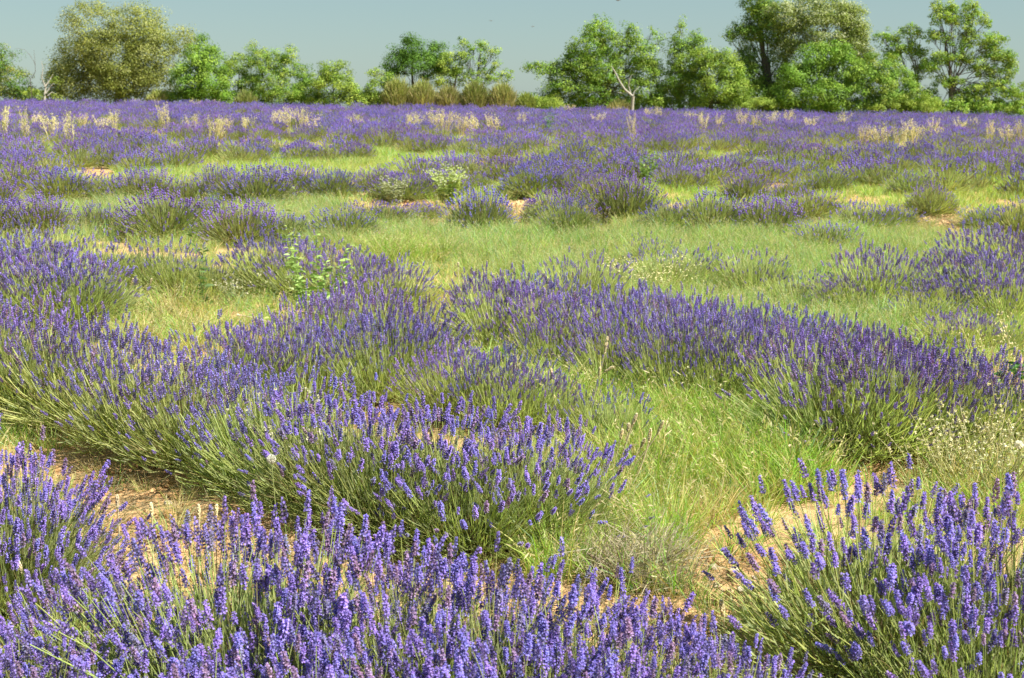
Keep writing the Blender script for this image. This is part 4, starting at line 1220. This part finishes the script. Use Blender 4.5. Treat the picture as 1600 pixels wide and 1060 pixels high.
stalk('feathery seed stalk between the two lower right clumps', (1128, 940), (1136, 1055), .02, .06)
stalk('thin arched stalk over the grass beside the right clump', (1235, 695), (1208, 740), .25, .01)

# ---------------------------------------------------------------- weeds
def weed(name, label, foot, h, spread, nst, leaf, col, flowers=None, nleaf=14, cat='weed', lean=(0, 0), dense=1.0):
    x, y = apex(foot[0], foot[1], 0)
    root = obj(name, None, None, label=label, category=cat)
    root.location = (x, y, tz(x, y) - .01)
    r = np.random.default_rng(int(foot[0] * 7 + foot[1]))
    a = r.uniform(0, 6.28, nst)
    L = h * r.uniform(.65, 1.0, (nst, 1)); L[0] = h
    d = nrm(np.stack([np.cos(a) * spread + lean[0], np.sin(a) * spread + lean[1], np.ones(nst)], -1))
    d[0] = nrm(np.array([[lean[0], lean[1], 1]]))[0]
    t = np.linspace(0, 1, 6)
    P = r.normal(0, .02, (nst, 1, 3)) * np.array([1, 1, 0]) + d[:, None] * L[:, None] * t[None, :, None] + r.normal(0, .008, (nst, 6, 3)) * t[None, :, None]
    P = P + np.array([1, 0, -.3])[None, None] * (r.normal(0, .08, (nst, 1, 1)) * L[:, None] * (t ** 2)[None, :, None])
    b = Buf(); tubes(b, P, np.tile(np.linspace(.0032, .0012, 6), (nst, 1)) * r.uniform(.7, 1.1, (nst, 1)), 3, np.array(col) * 1.0)
    obj('stems', b.mesh('stems', M_WEED), root, kind='stuff')
    b = Buf()
    n = nst * nleaf
    si = np.repeat(np.arange(nst), nleaf); tt = r.uniform(.08, .98, n)
    k = np.minimum((tt * 5).astype(int), 4); f = tt * 5 - k
    p = P[si, k] * (1 - f[:, None]) + P[si, k + 1] * f[:, None]
    aa = r.uniform(0, 6.28, n)
    dd = nrm(np.stack([np.cos(aa), np.sin(aa), r.uniform(.1, .9, n)], -1))
    ll = leaf * r.uniform(.6, 1.2, (n, 1)) * (1.15 - .6 * tt[:, None])
    q = np.array([0, .35, .7, 1.])
    PP = p[:, None] + dd[:, None] * ll[:, None] * q[None, :, None] + np.array([0, 0, -1.])[None, None] * (ll * .3)[:, None] * (q ** 2)[None, :, None]
    tubes(b, PP, ll * np.array([.05, .14, .11, .01])[None], 2, np.clip(np.array(col) * r.uniform(.75, 1.3, (n, 1)), 0, 1))
    obj('leaves', b.mesh('leaves', M_WEED), root, kind='stuff')
    if flowers:
        fc, fs, nf = flowers
        b = Buf()
        for i in range(nst):
            for j in range(nf):
                u = r.uniform(.75, 1.0) if nf > 1 else 1.0
                c = P[i, 4] * (1 - (u - .8) * 5) + P[i, 5] * ((u - .8) * 5) if u > .8 else P[i, 4]
                c = c + r.normal(0, .018 if nf > 1 else 0, 3)
                m = 9
                o = nrm(r.normal(size=(m, 3)) + np.array([0, 0, .6]))
                tubes(b, np.stack([np.tile(c, (m, 1)), c + o * fs * .6, c + o * fs], 1), np.tile(np.array([.3, .42, .15]) * fs, (m, 1)), 2, np.clip(np.array(fc) * r.uniform(.85, 1.1, (m, 1)), 0, 1))
        obj('flowers', b.mesh('flowers', M_WEED), root, kind='stuff')
    return root
GRW = (.25, .36, .09); GRY = (.32, .42, .12); PAL = (.30, .33, .17)
weed('leafy_weed', 'tall bright green leafy weed bush among violet lavender, middle left', (500, 545), .74, .26, 18, .075, GRW, nleaf=32)
weed('thorny_weed', 'tall thin thorny sprig rising beside the leafy weed', (462, 520), 1.02, .10, 4, .065, GRY, nleaf=26, lean=(-.05, 0))
weed('thin_weed', 'single thin dark green sprig by the reddish dirt', (322, 490), .62, .12, 3, .07, (.10, .18, .05), nleaf=16)
weed('yellow_weed', 'low yellowish leafy weed left of the leafy weed bush', (455, 560), .50, .4, 14, .06, (.32, .36, .07), nleaf=14)
weed('small_weed', 'small bright green weed growing at the middle dirt gap', (722, 515), .16, .5, 6, .07, GRW, nleaf=8)
weed('green_weed', 'dark green leafy weed stem beside the right edge oats', (1572, 700), .52, .12, 5, .10, (.08, .20, .04), nleaf=16)
weed('green_weed', 'bright green leafy weed behind the round bush, far right of centre', (1010, 290), .62, .35, 18, .11, GRW, nleaf=16)
weed('pale_weed', 'tall pale green weed with whitish tops above the reddish soil', (700, 322), .60, .42, 44, .09, GRY, ((.66, .68, .52), .013, 4), nleaf=22)
weed('pale_weed', 'pale whitish-flowered weed left of the tall pale one', (615, 322), .46, .5, 30, .08, PAL, ((.66, .68, .52), .013, 3), nleaf=20)
weed('green_weed', 'fresh green weed in the far violet lavender near the middle', (858, 212), .85, .25, 12, .13, (.15, .28, .09), nleaf=12)
weed('green_weed', 'small fresh green weed in the far lavender left of centre', (528, 236), .4, .3, 8, .1, (.15, .28, .09), nleaf=12)
weed('green_weed', 'bright green weed low in the left field edge', (8, 268), .4, .3, 10, .1, (.15, .28, .06), nleaf=12)
WH = (.70, .67, .50)
weed('white_flower_weed', 'white-budded weed leaning left in the middle row bush', (520, 800), .56, .35, 26, .02, (.30, .34, .12), (WH, .0085, 2), nleaf=4, cat='wildflower', lean=(-.45, -.1))
weed('white_flower_weed', 'cream-budded dry weed by the right edge, nearest of three', (1560, 790), .34, .5, 30, .02, (.36, .36, .16), (WH, .008, 2), nleaf=6, cat='wildflower')
weed('white_flower_weed', 'cream-budded dry weed by the right edge, middle of three', (1500, 745), .34, .5, 24, .02, (.36, .36, .16), (WH, .008, 2), nleaf=6, cat='wildflower')
weed('white_flower_weed', 'cream-budded dry weed by the right edge, farthest of three', (1590, 700), .34, .5, 24, .02, (.36, .36, .16), (WH, .008, 2), nleaf=6, cat='wildflower')
weed('white_flower_weed', 'small cream-budded weed at the grass edge below the long band', (1110, 640), .26, .5, 18, .02, (.32, .36, .12), (WH, .008, 2), nleaf=5, cat='wildflower')
weed('white_flower_weed', 'patch of tiny white flowers left of the leafy weed, left one', (370, 478), .26, .6, 26, .03, (.30, .34, .16), (WH, .009, 2), nleaf=6, cat='wildflower')
weed('white_flower_weed', 'patch of tiny white flowers left of the leafy weed, right one', (430, 470), .28, .6, 26, .03, (.30, .34, .16), (WH, .009, 2), nleaf=6, cat='wildflower')
for fx_, fy_, hh, lb in [(1480, 770, .42, 'tangled pale dry weed below the long violet band, second from left of four'), (1530, 760, .48, 'tallest tangled pale dry weed, under the dark green leafy stem at the right'),
                          (1585, 770, .46, 'tangled pale dry weed at the very right edge behind the lower right clump'), (1440, 760, .30, 'short tangled dry weed just left of the pale weeds at the right')]:
    weed('dry_weed', lb, (fx_, fy_), hh, .6, 19, .028, (.50, .47, .24), ((.70, .64, .44), .008, 2), nleaf=9)
for fx_, fy_, lb in [(190, 500, 'yellowish dry weed below the left dry stalks'), (250, 510, 'yellowish dry weed in the middle of the weedy dirt'), (225, 545, 'yellowish dry weed nearest the violet middle row'), (300, 535, 'yellowish dry weed beside the leaning violet bush')]:
    weed('dry_weed', lb, (fx_, fy_), .24, .8, 30, .03, (.42, .38, .16), ((.62, .55, .30), .006, 2), nleaf=8)

# dandelion clocks: a ball of fine white hairs on a stalk
def clock(label, px, py, h=.42):
    x, y = apex(px, py, h)
    root = obj('dandelion_clock', None, None, label=label, category='wildflower')
    root.location = (x, y, tz(x, y))
    b = Buf(); P = np.array([[[0, 0, 0], [.01, 0, h * .5], [0, 0, h]]], float)
    tubes(b, P, np.array([[.002, .0018, .0015]]), 4, (.3, .34, .12)); obj('stem', b.mesh('stem', M_WEED), root)
    b = Buf(); m = 260; o = nrm(rng.normal(size=(m, 3))); c = np.array([0, 0, h])
    tubes(b, np.stack([c + o * .002, c + o * .010, c + o * .016], 1), np.tile(np.array([.0003, .0004, .0016]), (m, 1)), 2, (.78, .78, .70))
    obj('seed_ball', b.mesh('seed_ball', M_STRAW), root)
clock('round white dandelion clock over the middle row stems', 424, 718, .40)
clock('round white dandelion clock at the right edge', 1592, 697, .34)

# dead grey lavender stump in the grass
def dead_bush():
    x, y = apex(985, 905, .0)
    root = obj('withered_bush', None, None, label='withered grey twiggy lavender bush in dry grass between the clumps', category='withered bush')
    root.location = (x, y, tz(x, y) - .01)
    r = np.random.default_rng(77)
    P, th, az, _ = dome_stems(420, .24, .15, 78)
    P = P + r.normal(0, .02, (420, 4, 3)) * np.array([0, .8, 1.5, 2.2])[None, :, None] + (np.array([.05, 0, 0])[None, None] * np.array([0, .3, .7, 1])[None, :, None])
    b = Buf(); tubes(b, P, np.tile(np.array([.0024, .0018, .0013, .0008]), (420, 1)), 2, np.clip(np.array([.46, .40, .27]) * r.uniform(.6, 1.4, (420, 1)), 0, 1))
    obj('twigs', b.mesh('twigs', M_STRAW), root, kind='stuff')
    b = Buf(); wood(b, .3, r); obj('woody_base', b.mesh('woody_base', M_WOOD), root)
dead_bush()

# three tiny birds far up
def bird(label, px, py, depth, span, tilt):
    p = at_depth(px, py, depth)
    root = obj('bird', None, None, label=label, category='bird')
    root.location = tuple(p); root.rotation_euler = (0, tilt, random.uniform(-.4, .4))
    b = Buf(); t = np.linspace(-1, 1, 7)
    P = np.stack([np.zeros(7), t * span * .3, np.zeros(7)], -1)
    tubes(b, P[None], (np.sqrt(np.clip(1 - t ** 2, .02, 1)) * span * .07)[None], 6, (.05, .05, .05)); obj('body', b.mesh('body', M_BARK, True), root)
    for sgn in (-1, 1):
        b = Buf(); q = np.linspace(0, 1, 5)
        P = np.stack([sgn * q * span * .5, -.12 * span * q ** 2, span * .10 * np.sin(q * pi)], -1)
        tubes(b, P[None], (np.array([.07, .08, .06, .035, .005]) * span)[None], 4, (.05, .05, .05)); obj('wing', b.mesh('wing', M_BARK, True), root)
bird('tiny dark bird high above the open airy tree', 767, 33, 75, .22, .1)
bird('tiny dark bird between the airy tree and the broad oak', 832, 42, 75, .22, -.1)
bird('bird cut by the top edge above the broad oak', 965, 1, 70, .36, .15)
